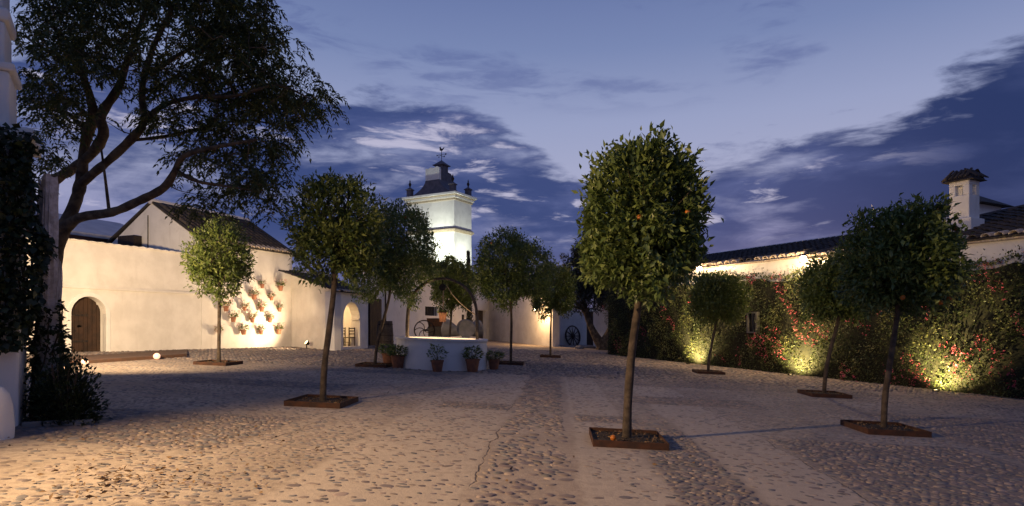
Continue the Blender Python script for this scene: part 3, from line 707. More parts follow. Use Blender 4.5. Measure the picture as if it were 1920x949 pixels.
for fx, fy in ((-A + .25, .1), (-.25, .1), (-.25, B - .25), (-A + .25, B - .25)):
    m = MB(); m.box(fx - .25, fx + .25, fy - .25, fy + .25, zr, zr + .72); m.box(fx - .33, fx + .33, fy - .33, fy + .33, zr + .72, zr + .82)
    m.add([(fx - .3, fy - .3, zr + .82), (fx + .3, fy - .3, zr + .82), (fx + .3, fy + .3, zr + .82), (fx - .3, fy + .3, zr + .82), (fx, fy, zr + 1.08)], [(0, 1, 4), (1, 2, 4), (2, 3, 4), (3, 0, 4), (3, 2, 1, 0)])
    fo = m.build('corner_post', 'slate', tw, bevel=.015)
    MB().lathe([(.05, 0), (.07, .12), (.13, .28), (.15, .36), (.09, .48), (.05, .55), (.07, .62), (.001, .85)], 10, (fx, fy, zr + 1.0)).build('finial', 'iron', fo, smooth=True)
zv = zt1 + .55
vn = MB(); vn.tube([(cx_, cy_, zv), (cx_, cy_, zv + 1.15)], .03, 6); vn.tube([(cx_ - .5, cy_, zv + .62), (cx_ + .52, cy_, zv + .62)], .022, 6); vn.tube([(cx_, cy_ - .5, zv + .5), (cx_, cy_ + .5, zv + .5)], .022, 6)
vn.prism([(cx_ + .45, zv + .52), (cx_ + .68, zv + .62), (cx_ + .45, zv + .72)], cy_ - .015, cy_ + .015)
vn.prism([(cx_ - .62, zv + .54), (cx_ - .45, zv + .6), (cx_ - .45, zv + .64), (cx_ - .62, zv + .7)], cy_ - .015, cy_ + .015)
for a_, b_ in ((-.33, 0), (.33, 0)): vn.box(cx_ + a_ - .05, cx_ + a_ + .05, cy_ - .015, cy_ + .015, zv + .36, zv + .48)
vane = vn.build('weather_vane', 'iron', trf)
ck = [(-.20, .98), (-.06, .92), (.08, .92), (.16, 1.02), (.24, 1.1), (.30, 1.26), (.22, 1.22), (.14, 1.14), (.04, 1.12), (-.06, 1.18), (-.10, 1.30), (-.14, 1.36), (-.20, 1.32), (-.26, 1.28), (-.20, 1.24), (-.20, 1.12)]
MB().prism([(cx_ + x * 1.15, zv + .1 + z) for x, z in ck], cy_ - .02, cy_ + .02).build('rooster', 'iron', vane)
MB().tube([(cx_, cy_, zv + 1.0), (cx_, cy_, zv + 1.1)], .03, 6).build('spindle', 'iron', vane)
# tower floodlights: fittings added on the rear roof and beside the tower
def flood(name, label, loc, target, watts, col, angle, size=.12, blend=.8, lens='uplens'):
    t = thing(name, label, 'floodlight', loc)
    d = (Vector(target) - Vector(loc)).normalized(); m = MB()
    m.tube([Vector((0, 0, 0)) - d * .14, Vector((0, 0, 0)) - d * .05, d * .02], [.05, .11, .12], 10); m.build('housing', 'iron', t, smooth=True)
    m = MB(); m.tube([d * .021, d * .03], [.1, .1], 10); m.build('lens', lens, t)
    MB().tube([(0, 0, -.05), (0, 0, -.35)], .025, 6).build('bracket', 'iron', t)
    spot(name + '_light', Vector(loc) + d * .05, target, watts, col, angle, blend, size, t)
    return t
TMw = MT[tw]
flood('floodlight', 'added floodlight on the rear roof washing the broad tower face', TMw @ Vector((-1.2, -3.0, 7.0)), TMw @ Vector((-1.8, 0, 10.6)), 2700, COOL, 115)
flood('floodlight', 'added floodlight beside the tower aimed up its narrow face', TMw @ Vector((3.0, 1.2, 6.6)), TMw @ Vector((0, 1.4, 10.6)), 1300, COOL, 115)

# ------------------------------------------------------------------ right side: hedge, wall with tile coping, house
r0, r1 = G(1160, 667), G(1920, 749.6); r0.z = r1.z = 0
dR = (r1 - r0).normalized(); nR = Vector((dR.y, -dR.x, 0));
if nR.dot(r0) < 0: nR = -nR
nR = nR if (nR.dot(RT) > 0) else -nR       # away from the court
def ur(px): return (W(px, 600, r0, r1) - r0).dot(dR)
off = nR * .55; s0 = r0 + off
angR = math.atan2(dR.y, dR.x)               # local x along wall towards the camera side, local y = ?
ly = Vector((-math.sin(angR), math.cos(angR), 0)); sgn = 1 if ly.dot(nR) > 0 else -1
u_q = ur(1508); u_far = ur(1290)
def zr_(px, py): return W(px, py, s0, s0 + dR).z
ZQ = zr_(1420, 493); ZRh = zr_(1780, 462)
tw_ = thing('tiled_wall', 'white garden wall with a scalloped tile coping above the hedge, nearer the far trees', 'wall', s0 - dR * .9, angR)
MB().box(0, u_q + .9 - .005, 0, sgn * .45, -1.8, ZQ).build('wall_body', 'plaster_clean', tw_)
def gable_cap(parent, x0, x1, zc_, name='coping'):
    return MB().prism([(x0, zc_), (x1, zc_), (x1, zc_ + .06), (x0, zc_ + .06)], -sgn * .14, sgn * .6).build(name, 'eave', parent)
cp = gable_cap(tw_, 0, u_q + .9 - .005, ZQ)
og = MT[tw_] @ Vector((0, -sgn * .14, ZQ + .07)); vv_ = nR * 1 + Vector((0, 0, .35))
if (Vector(dR).cross(vv_)).z > 0: tile_roof(cp, og, dR, vv_, int((u_q + .9) / .42), 2, .42, .36, 80)
else: tile_roof(cp, og + dR * (u_q + .9), -dR, vv_, int((u_q + .9) / .42), 2, .42, .36, 80)
# long building beyond the wall
bq = thing('tiled_outhouse', 'long low building beyond the garden wall with a pale wall and dark tiled roof', 'building', s0 + nR * 4.5 - dR * 10, angR)
Lq = u_q + 10 + 6
MB().box(0, Lq, 0, sgn * 7, -1.8, ZQ + .48).build('wall', 'plaster_clean', bq)
qr = MB().add([(-.3, -sgn * .3, ZQ + .45), (Lq + .3, -sgn * .3, ZQ + .45), (Lq + .3, sgn * 3.5, ZQ + 1.75), (-.3, sgn * 3.5, ZQ + 1.75), (-.3, sgn * 7.3, ZQ + .45), (Lq + .3, sgn * 7.3, ZQ + .45)], [(0, 1, 2, 3), (3, 2, 5, 4)]).build('roof', 'tilemass', bq)
sm = qr.modifiers.new('thick', 'SOLIDIFY'); sm.thickness = .1; sm.offset = 0
MB().tube([(-.3, sgn * 3.5, ZQ + 1.83), (Lq + .3, sgn * 3.5, ZQ + 1.83)], .14, 8).build('ridge', 'whiteroof', qr)
og = MT[bq] @ Vector((0, -sgn * .3, ZQ + .52)); vv_ = nR * 3.8 + Vector((0, 0, 1.3))
flip = (Vector(dR).cross(vv_)).z < 0
tile_roof(qr, og + (dR * Lq if flip else Vector()), -dR if flip else dR, vv_, int(Lq / .34), 10, .34, .42, 60)
# main house on the right
hs = thing('white_house', 'white house behind the flowering hedge with hipped tile roof and capped chimney', 'house', s0 + dR * u_q, angR)
Lh = 22.0; Wd = 11.0; rise = 1.65
MB().box(0, Lh, -sgn * .08, sgn * Wd, -1.8, ZRh).build('wall', 'plaster_clean', hs, bevel=.03)
MB().prism([(-.12, ZRh), (Lh, ZRh), (Lh, ZRh + .07), (-.12, ZRh + .07)], -sgn * .24, sgn * .4).build('eave_course', 'eave', hs)
zE = ZRh + .08; hw = Wd / 2
hr = MB().add([(-.2, -sgn * .28, zE), (Lh, -sgn * .28, zE), (Lh, sgn * hw, zE + rise), (hw * .9, sgn * hw, zE + rise), (-.2, sgn * (Wd + .2), zE), (Lh, sgn * (Wd + .2), zE)], [(0, 1, 2, 3), (0, 3, 4), (3, 2, 5, 4)]).build('roof', 'tilemass', hs)
sm = hr.modifiers.new('thick', 'SOLIDIFY'); sm.thickness = .06; sm.offset = 0
og = MT[hs] @ Vector((-.2, -sgn * .28, zE + .02)); vv_ = nR * (hw + .28) + Vector((0, 0, rise)); vl = vv_.length; slope_len = vl
hipf = lambda a, b: (a if not flip else 14 - a) > b / slope_len * hw * .9 + .05
tile_roof(hr, og + (dR * 14 if flip else Vector()), -dR if flip else dR, vv_, int(14 / .36), int(vl / .42), .36, .42, 290, hipf)
MB().tube([(-.2, -sgn * .28, zE + .08), (hw * .9, sgn * hw, zE + rise + .08)], .13, 8).build('hip_ridge', 'tile', hr)
MB().tube([(hw * .9, sgn * hw, zE + rise + .08), (Lh, sgn * hw, zE + rise + .08)], .13, 8).build('ridge', 'tile', hr)
# chimney
def chim(px, inn):
    u = (W(px, 500, s0, s0 + dR) - s0).dot(dR)
    # follow the pixel's ray to the line inset from the eave
    d = ray(px, 500); pl = s0 + nR * inn; t = nR.dot(pl) / nR.dot(d); p = Vector((0, 0, CH)) + d * t; return p
cpn = chim(1808, 1.5); zcb = CH + (PY - 437) / F * depth(cpn); zct = CH + (PY - 345) / F * depth(cpn); s_ = .31
ch = MB(); cl = MT[hs].inverted() @ Vector((cpn.x, cpn.y, 0)); x, y = cl.x, cl.y
zf0 = zcb - .25; ch.box(x - s_ - .1, x + s_ + .1, y - s_ - .1, y + s_ + .1, zf0, zcb + .45); ch.box(x - s_, x + s_, y - s_, y + s_, zcb + .45, zct - .42)
for i, j in ((-1, -1), (1, -1), (1, 1), (-1, 1)): ch.box(x + i * s_ - (.2 if i > 0 else 0), x + i * s_ + (.2 if i < 0 else 0), y + j * s_ - (.2 if j > 0 else 0), y + j * s_ + (.2 if j < 0 else 0), zct - .42, zct - .08)
ch.box(x - s_, x + s_, y - s_, y + s_, zct - .08, zct + .06)
chm = ch.build('chimney', 'plaster_clean', hs, bevel=.02)
cc = MB(); e_ = s_ + .16; cc.add([(x - e_, y - e_, zct + .06), (x + e_, y - e_, zct + .06), (x + e_, y + e_, zct + .06), (x - e_, y + e_, zct + .06), (x, y, zct + .5)], [(0, 1, 4), (1, 2, 4), (2, 3, 4), (3, 0, 4), (3, 2, 1, 0)])
cap = cc.build('chimney_cap', 'tile', chm)
tv, tf = tile_template(.15, .42)
tme = bpy.data.meshes.new('tile'); tme.from_pydata([tuple(v) for v in tv], [], tf); tme.shade_smooth(); tme.materials.append(M['tile'])
for side in range(4):
    rm_ = Matrix.Rotation(side * math.pi / 2, 4, 'Z')
    for i in range(5):
        for r in range(1):
            xx = -e_ * .8 + (i + .5) * e_ * 1.6 / 5; run = r * .3
            if abs(xx) > e_ - run - .02: continue
            o = bpy.data.objects.new('tile', tme); C.objects.link(o); o.parent = cap
            o.matrix_local = Matrix.Translation((x, y, zct + .08)) @ rm_ @ Matrix.Translation((xx, -e_ - .05 + run, run * .42 / e_ + .02)) @ Matrix.Rotation(math.atan(.44 / e_), 4, 'X') @ Matrix.Scale(.8 if r else 1, 4)
# pavilion roof peeping out behind the chimney
pv = chim(1812, 8.5); zp = CH + (PY - 392) / F * depth(pv)
pvt = thing('roof_lantern', 'small square lantern with a pointed tiled roof behind the chimney', 'roof lantern', (pv.x, pv.y, ZRh - .5), angR)
MB().box(-.9, .9, -.9, .9, 0, zp - ZRh + .5).build('wall', 'plaster_clean', pvt)
zq = zp - ZRh + .5
MB().add([(-1.25, -1.25, zq), (1.25, -1.25, zq), (1.25, 1.25, zq), (-1.25, 1.25, zq), (0, 0, zq + .75)], [(0, 1, 4), (1, 2, 4), (2, 3, 4), (3, 0, 4), (3, 2, 1, 0)]).build('roof', 'tile', pvt)

# hedge: climbing bougainvillea over the wall
hed = thing('flowering_hedge', 'long tall hedge of climbing bougainvillea with pink flowers along the white house', 'hedge', r0, angR)
inv = MT[hed].inverted(); LHd = ur(1920) + 9
wxx = ur(1411); wzz = zr_(1411, 605)
def hedge_top(x): return np.clip(3.68 - .32 * (x - ur(1395)) / (ur(1830) - ur(1395)), 3.3, 3.75) + .10 * np.sin(x * 1.1) + .08 * np.sin(x * 2.7 + 1) + .05 * np.sin(x * 6.1)
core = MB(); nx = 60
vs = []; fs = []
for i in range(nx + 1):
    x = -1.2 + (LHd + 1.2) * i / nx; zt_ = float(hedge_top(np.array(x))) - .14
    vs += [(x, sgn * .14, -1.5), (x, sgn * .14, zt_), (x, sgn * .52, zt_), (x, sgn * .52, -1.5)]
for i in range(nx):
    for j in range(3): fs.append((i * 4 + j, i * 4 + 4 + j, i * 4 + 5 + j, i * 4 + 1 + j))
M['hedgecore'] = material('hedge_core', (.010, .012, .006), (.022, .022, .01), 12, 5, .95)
# leave a recess where the window sits
fs = [f for f in fs if True]
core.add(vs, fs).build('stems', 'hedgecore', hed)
def hedge_pts(n, y_lo, y_hi, edge=False):
    x = rng.uniform(-1.2, LHd, n); t = hedge_top(x)
    gzl = np.array([gz((MT[hed] @ Vector((xi, 0, 0))).x) for xi in (0, 1)])
    gslope = gzl[1] - gzl[0]; g = gzl[0] + gslope * x
    z = g + rng.random(n) * (t - g)
    bul = .12 * np.sin(x * 1.9 + z * 1.3) + .10 * np.sin(x * 3.7 - z * 2.9) + .06 * np.sin(7 * x + 5 * z)
    y = rng.uniform(y_lo, y_hi, n) - bul
    win_ = (np.abs(x - wxx) < .28) & (np.abs(z - wzz) < .48)
    top = rng.random(n) < .10; z = np.where(top, t + rng.exponential(.07, n), z); y = np.where(top, rng.uniform(0, .5, n), y)
    return np.stack([x, sgn * y, z], 1)[~win_], top[~win_]
hp, top = hedge_pts(64000, -.10, .22); nL = len(hp)
d = np.stack([rng.normal(0, .6, nL), -sgn * np.abs(rng.normal(.55, .4, nL)), rng.normal(-.25, .6, nL) + top * .9], 1)
leaf_mesh('foliage', hp, d, rng.uniform(.05, .10, nL), .55, 'leafhedge', hed, np.clip(rng.random(nL) ** 1.6 * (.75 + .6 * np.sin(hp[:, 0] * 2.3 + 1.7 * np.sin(hp[:, 2] * 2.1)) * np.sin(hp[:, 2] * 3.1 + hp[:, 0])), 0, 1))
hp, top = hedge_pts(15000, -.16, .02)
cl = np.sin(hp[:, 0] * 1.6 + 1.0) * np.sin(hp[:, 2] * 2.1 + hp[:, 0] * .9) + .5 * np.sin(hp[:, 0] * 5.1 + hp[:, 2] * 3.0)
kz = (cl > .35 + .5 * (hp[:, 0] < ur(1400))) & (rng.random(len(hp)) < .55); hp = hp[kz]; nB = len(hp)
hp = np.repeat(hp, 3, 0) + rng.normal(0, .025, (nB * 3, 3))
d = np.stack([rng.normal(0, .6, nB * 3), -sgn * np.abs(rng.normal(.8, .3, nB * 3)), rng.normal(.1, .6, nB * 3)], 1)
leaf_mesh('flowers', hp, d, rng.uniform(.035, .06, nB * 3), .8, 'bract', hed, rng.random(nB * 3))
wf = thing('hedge_window', 'small grey framed window set deep in the dark hedge', 'window', MT[hed] @ Vector((wxx, 0, wzz - .45)), angR)
m = MB(); yb = sgn * .06
for b_ in ((-.27, -.21, 0, .9), (.21, .27, 0, .9), (-.21, .21, 0, .06), (-.21, .21, .84, .9)): m.box(b_[0], b_[1], -yb, yb * 2.2, b_[2], b_[3])
m.build('frame', 'windowframe', wf); MB().box(-.21, .21, yb * .9, yb * 1.2, .06, .84).build('pane', 'glass', wf); MB().box(-.012, .012, yb * .5, yb * .9, .06, .84).build('mullion', 'windowframe', wf)

# wall lamps
def wall_lamp(label, px, py, inn, watts):
    pt = W(px, py, r0 + nR * inn, r0 + nR * inn + dR)
    t = thing('wall_lamp', label, 'lamp', pt, angR)
    MB().lathe([(.001, -.15), (.08, -.12), (.115, -.04), (.11, .03), (.05, .07)], 12).build('bulb', 'bulb', t, smooth=True)
    MB().lathe([(.05, .07), (.11, .075), (.11, .10), (.03, .16), (.001, .17)], 12).build('hood', 'iron', t, smooth=True)
    wall_d = .55 - inn
    MB().tube([(0, 0, .13), (0, sgn * wall_d * .5, .2), (0, sgn * (wall_d + .03), .12)], .018, 6).build('arm', 'iron', t)
    point('wall_lamp_light', pt - nR * .16 - Vector((0, 0, .2)), watts, WARM, .06, t)
    return t
wall_lamp('bright wall lamp under the tile coping above the far hedge spotlight', 1311, 503, -.55, 430)
wall_lamp('bright wall lamp on the house corner lighting the hedge top beside it', 1506, 484, -.55, 430)
# hedge spotlights
for px, py, lb, wt in ((1309, 683, 'buried spotlight glowing at the hedge foot behind the single small orange tree', 210), (1502, 704, 'buried spotlight at the hedge foot below the house corner lamp, among pink flowers', 190), (1776, 734, 'buried spotlight at the hedge foot below the chimney, beside open paving', 210)):
    b = G(px, py) - nR * .62; b.z = gz(b.x)
    t = thing('ground_spotlight', lb, 'spotlight', b)
    MB().lathe([(.09, -.05), (.10, .05), (.085, .06), (.08, .045)], 14).build('housing', 'iron', t, smooth=True)
    MB().lathe([(.001, .047), (.079, .047), (.079, .05), (.001, .051)], 14).build('lens', 'uplens', t)
    spot('ground_spotlight_light', b + Vector((0, 0, .08)), b + nR * .9 + Vector((0, 0, 1.1)), wt * 6.5, YEL, 125, .9, .05, t)

# ------------------------------------------------------------------ left gate pier with ivy, stump, shrub
pc = G(35, 800); Zp = depth(pc)
pier = thing('gate_pier', 'white masonry pier with stepped mouldings, half hidden under dark ivy', 'pier', (pc.x, pc.y, 0), YAW + R(33))
pm = Zp / F
def pz(y): return CH + (PY - y) * pm
MB().box(-2.2, 0, 0, .9, -.6, pz(262)).build('plinth', 'plaster_clean', pier, bevel=.03)
MB().box(-2.2, .16, -.06, 1.0, pz(262), pz(238)).build('ledge', 'plaster_clean', pier, bevel=.03)
MB().box(-2.2, -.10, .06, .8, pz(238), pz(134)).build('shaft', 'plaster_clean', pier, bevel=.03)
mb = MB(); mb.box(-2.2, -.045, .02, .85, pz(134), pz(118)); mb.build('moulding', 'plaster_clean', pier, bevel=.03)
MB().box(-2.2, -.15, .10, .75, pz(118), pz(40)).build('upper_shaft', 'plaster_clean', pier, bevel=.03)
mb = MB(); mb.box(-2.2, -.10, .06, .8, pz(40), pz(14)); mb.build('moulding', 'plaster_clean', pier, bevel=.05)
MB().box(-2.2, -.17, .10, .75, pz(14), pz(-90)).build('upper_shaft', 'plaster_clean', pier, bevel=.03)
nI = 5200
x = rng.uniform(-1.0, .30, nI); z = rng.uniform(pz(655), pz(248), nI); y = rng.uniform(-.30, -.02, nI)
right = .20 + .10 * np.sin(z * 3.1) + .05 * np.sin(z * 7.7); bot = pz(650) + .1 * np.sin(x * 9)
rr = rng.random(nI) < .25; y = np.where(rr, rng.uniform(-.2, .8, nI), y); x = np.where(rr, right - rng.uniform(0, .15, nI), x)
kz = (x < right) & (z > bot); ip = np.stack([x, y, z], 1)[kz]; nI = len(ip)
d = np.stack([rng.normal(.15, .6, nI), rng.normal(-.5, .5, nI), rng.normal(-.6, .5, nI)], 1)
ivy = thing('ivy', 'dense dark ivy hanging down the white gate pier', 'ivy', (pc.x, pc.y, 0), YAW + R(33))
leaf_mesh('leaves', ip, d, rng.uniform(.06, .12, nI), .85, 'leafivy', ivy, rng.random(nI) ** 1.5)
mb = MB()
for i in range(14):
    xx = random.uniform(-.9, .1); mb.tube(jitter_path((xx, -.03, pz(600)), (xx + random.uniform(-.2, .2), -.05, pz(270)), 6, .04), .012, 5)
mb.build('stems', 'bark', ivy)
# guard stone
gs = G(-6, 822); tag(MB().lathe([(.16, -.1), (.17, .12), (.15, .38), (.12, .52), (.06, .6), (.001, .62)], 14).build('guard_stone', 'plaster_clean', smooth=True), 'squat white rounded guard stone at the foot of the ivy pier', 'guard stone').location = (gs.x, gs.y, gs.z)
# pale trunk
sb = P(93, 609, 8.75); sb.z = gz(sb.x)
stp = thing('dead_trunk', 'pale fibrous dead trunk with a ragged broken top beside the ivy pier', 'tree trunk', sb)
n = 22; hgt = P(93, 330, 8.75).z - sb.z; vs = []; fs = []
lv = 16
for j in range(lv + 1):
    t = j / lv
    for i in range(n):
        a = 2 * math.pi * i / n; r = (.115 + .02 * (1 - t)) * (1 + .09 * math.sin(5 * a + 1.3) + .05 * math.sin(9 * a + t * 6) + random.uniform(-.05, .05))
        z = hgt * t
        if j == lv: z += random.uniform(-.22, .06)
        vs.append((r * math.cos(a) - .03 * math.sin(t * 3), r * math.sin(a), z))
for j in range(lv):
    for i in range(n): fs.append((j * n + i, j * n + (i + 1) % n, (j + 1) * n + (i + 1) % n, (j + 1) * n + i))
vs.append((0, 0, hgt - .3)); fs += [(lv * n + i, lv * n + (i + 1) % n, len(vs) - 1) for i in range(n)]
MB().add(vs, fs).build('trunk', 'palebark', stp)
mb = MB()
for i in range(34):
    a = random.uniform(0, 6.28); r = .13; z0 = random.uniform(.3, hgt - .8); L = random.uniform(.4, .9)
    mb.tube([(r * math.cos(a), r * math.sin(a), z0), (r * 1.12 * math.cos(a + .06), r * 1.12 * math.sin(a + .06), z0 + L / 2), (r * 1.0 * math.cos(a + .1), r * 1.0 * math.sin(a + .1), z0 + L)], [.012, .010, .003], 4)
stuff(mb.build('bark_strips', 'palebark', stp))
def leaf_cloud(n, gen): return np.array([gen() for _ in range(n)])
# climbing vine round the trunk
vi = thing('climbing_vine', 'leafy green vine scrambling up the pale dead trunk', 'vine', sb)
nv = 1500; t = rng.random(nv) ** 1.3; z = .1 + t * 1.55; a = rng.uniform(0, 6.28, nv); r = .13 + rng.exponential(.10, nv) * (1.25 - t)
ip = np.stack([r * np.cos(a) + .06 * (1 - t), r * np.sin(a) * .8 - .05, z], 1); d = np.stack([np.cos(a), np.sin(a), rng.normal(-.2, .6, nv)], 1) + rng.normal(0, .4, (nv, 3))
leaf_mesh('leaves', ip, d, rng.uniform(.06, .11, nv), .6, 'leafivy', vi, rng.random(nv))
mb = MB()
for i in range(9):
    a = random.uniform(0, 6.28); mb.tube(jitter_path((.25 * math.cos(a), .2 * math.sin(a), 0), (.16 * math.cos(a + 1), .16 * math.sin(a + 1), random.uniform(.9, 1.6)), 7, .06), [.012] * 8, 5)
mb.build('stems', 'bark', vi)
# shrub
shb = G(125, 792); shr = thing('shrub', 'bushy dark green shrub in the bed below the dead trunk', 'shrub', shb)
nv = 3400; u = unit(rng.normal(0, 1, (nv, 3))); u[:, 2] = np.abs(u[:, 2]); rr = rng.random((nv, 1)) ** .35
ip = u * rr * np.array([.44, .40, .85]) * (1 + .16 * np.sin(u[:, :1] * 9 + u[:, 2:] * 7)); d = u + rng.normal(0, .5, (nv, 3)) + np.array([0, 0, .4])
leaf_mesh('leaves', ip, d, rng.uniform(.05, .085, nv), .42, 'leafivy', shr, rng.random(nv))
mb = MB()
for i in range(16):
    a = random.uniform(0, 6.28); q_ = random.uniform(.1, .4); mb.tube(jitter_path((.05 * math.cos(a), .05 * math.sin(a), -.02), (q_ * math.cos(a), q_ * math.sin(a), random.uniform(.4, .85)), 5, .05), [.014, .012, .01, .008, .006, .004], 5)
mb.build('stems', 'bark', shr)
kb = G(42, 800); ke = G(176, 796)
kt = thing('planting_bed', 'low rough stone kerb around the planting bed under the shrub', 'kerb', kb, frame(kb, ke)[0])
lk = frame(kb, ke)[1]; x = 0
while x < lk:
    L = random.uniform(.14, .24); MB().box(x, min(x + L, lk) - .012, -.05 + random.uniform(-.01, .01), .06, -.12 - .03 * x, .055 + random.uniform(-.012, .012) - .033 * x).build('kerb_stone', 'stone', kt, bevel=.014); x += L
MB().box(0, lk, .06, .7, -.2, .0).build('soil', 'soil', kt)

# ------------------------------------------------------------------ big feathery tree
ZB = 12.0; bb = P(94, 609, ZB); bb.z = gz(bb.x)
bt = thing('pepper_tree', 'large spreading tree with feathery foliage and crooked limbs over the court wall', 'tree', bb)
def tp_(px, py, dz_=0): return P(px, py, ZB + dz_) - bb
m_ = ZB / F
limbs = [
    [(94, 735, 24, 0), (93, 640, 22, 0), (96, 560, 21, 0), (100, 480, 19, 0), (116, 432, 17, 0), (133, 400, 13, .1), (146, 365, 13, .2), (153, 330, 12, .3), (158, 280, 11, .3), (166, 245, 12, .2), (176, 215, 12, 0), (160, 155, 8, -.3), (135, 95, 6.5, -.6), (95, 45, 4, -1)],
    [(116, 432, 15, 0), (150, 408, 10, -.2), (210, 398, 9.5, -.5), (258, 378, 9, -.8), (306, 353, 8.5, -1), (328, 322, 7.5, -1.1), (346, 292, 5.5, -1.2), (410, 275, 4.5, -1.4), (480, 262, 3, -1.6)],
    [(98, 380, 13, .9), (102, 340, 12, .8), (135, 318, 12, .5), (172, 288, 11.5, .2), (194, 252, 12, 0), (190, 215, 11, 0), (222, 165, 9, .2), (240, 110, 7, .5), (262, 50, 5.5, .8), (285, -20, 4, 1)],
    [(146, 350, 10, .3), (175, 325, 9.5, 0), (205, 300, 9, -.2), (245, 262, 9, -.4), (270, 228, 8, -.5), (266, 170, 7, -.5), (285, 95, 5.5, -.6), (320, 20, 4, -.8), (340, -40, 3, -1)],
    [(270, 226, 7, -.5), (310, 196, 5.5, -.8), (370, 182, 4.5, -1), (440, 180, 3.5, -1.3), (520, 160, 2.5, -1.4), (580, 185, 1.5, -1.5)],
    [(285, 140, 5, -.5), (340, 100, 4.5, -.2), (420, 70, 3.5, 0), (500, 50, 2.5, 0)],
    [(246, 263, 4, -.4), (310, 256, 4, -.2), (380, 240, 3.5, .2), (460, 225, 2.5, .4), (540, 240, 1.5, .4)],
    [(162, 245, 6, .2), (130, 215, 5, .5), (95, 200, 4, .8), (55, 205, 2.5, 1)],
    [(150, 140, 5, -.3), (100, 105, 4, .2), (50, 70, 3, .4)],
    [(330, 320, 5, -1.1), (370, 340, 3.5, -1.2), (430, 350, 2.5, -1.1), (490, 360, 1.5, -1)]]
tm = MB(); nodes = []
for L in limbs:
    pts = catmull([(*tp_(a, b, d_), r * m_) for a, b, r, d_ in L], 4)
    tm.tube([p[:3] for p in pts], [max(.006, p[3] * .8) * random.uniform(.9, 1.1) for p in pts], 10)
    nodes += [(Vector(p[:3]), p[3]) for p in pts[6:]]
tm.build('trunk', 'barkbig', bt, smooth=True)
blobs = [(300, 60, 250, 120, 1.6), (130, 90, 110, 120, 1.6), (460, 110, 110, 95, 1.3), (560, 180, 85, 62, 1.0), (480, 215, 120, 75, 1.2), (440, 300, 125, 70, 1.1), (500, 350, 55, 55, .8), (120, 215, 75, 50, 1.2), (330, 180, 90, 70, 1.2), (190, -30, 190, 60, 1.6), (80, 290, 50, 50, .8), (420, -20, 120, 60, 1.3), (400, 375, 50, 30, .7)]
wts = np.array([b[2] * b[3] for b in blobs], float); wts /= wts.sum()
nsp = 930; br = MB(); LP = []; LD = []; npos = np.array([n_[0][:] for n_ in nodes])
ends = []
for i in range(nsp):
    cx, cy, rx, ry, rd = blobs[rng.choice(len(blobs), p=wts)]
    while True:
        a, b, c = rng.uniform(-1, 1, 3)
        if a * a + b * b + c * c < 1: break
    px, py = cx + a * rx, cy + b * ry
    if px < 0: continue
    ends.append(tp_(px, py, c * rd * 1.3 - .3))
ends.sort(key=lambda e: min((e - n_[0]).length for n_ in nodes[::3]))
for i, e in enumerate(ends):
    arr = np.array(npos); k = int(np.argmin(((arr - np.array(e[:])) ** 2).sum(1) + .15 * np.maximum(0, arr[:, 2] - e.z))); s = Vector(arr[k])
    if (e - s).length > .12:
        pts = jitter_path(s, e, 4, .10); L = (e - s).length; r0_ = min(.03, .006 + .011 * L)
        br.tube(pts, [r0_, r0_ * .8, r0_ * .6, r0_ * .45, .004], 5)
        npos = np.vstack([npos, [p[:] for p in pts[1:]]]) if i % 2 == 0 else npos
    # sprays of drooping pinnate leaves
    for s_i in range(3):
        a = rng.uniform(0, 6.28); L = rng.uniform(.28, .55); out_ = np.array([math.cos(a), math.sin(a), .25]); p = np.array(e[:]) + rng.normal(0, .06, 3)
        k = 9
        for j in range(k):
            t = (j + .7) / k; pos = p + out_ * L * t * .8 + np.array([0, 0, -L * .75 * t * t]); tan = out_ * .8 + np.array([0, 0, -1.5 * t]); sd = np.cross(tan, [0, 0, 1]); sd /= np.linalg.norm(sd) + 1e-6
            for q_ in (-1, 1): LP.append(pos); LD.append(sd * q_ * .7 + tan * .75 + rng.normal(0, .2, 3))
stuff(br.build('branches', 'barkbig', bt))
LP = np.array(LP); LD = np.array(LD)
leaf_mesh('crown', LP, LD, rng.uniform(.075, .14, len(LP)), .30, 'leafpepper', bt, rng.random(len(LP)) ** 1.4)
# prop pole standing on the low limb
MB().tube([tp_(204, 391, -.45), tp_(198, 340, -.4), tp_(190, 280, -.3)], [.032, .026, .02], 8).build('sucker_shoot', 'barkbig', bt, smooth=True)

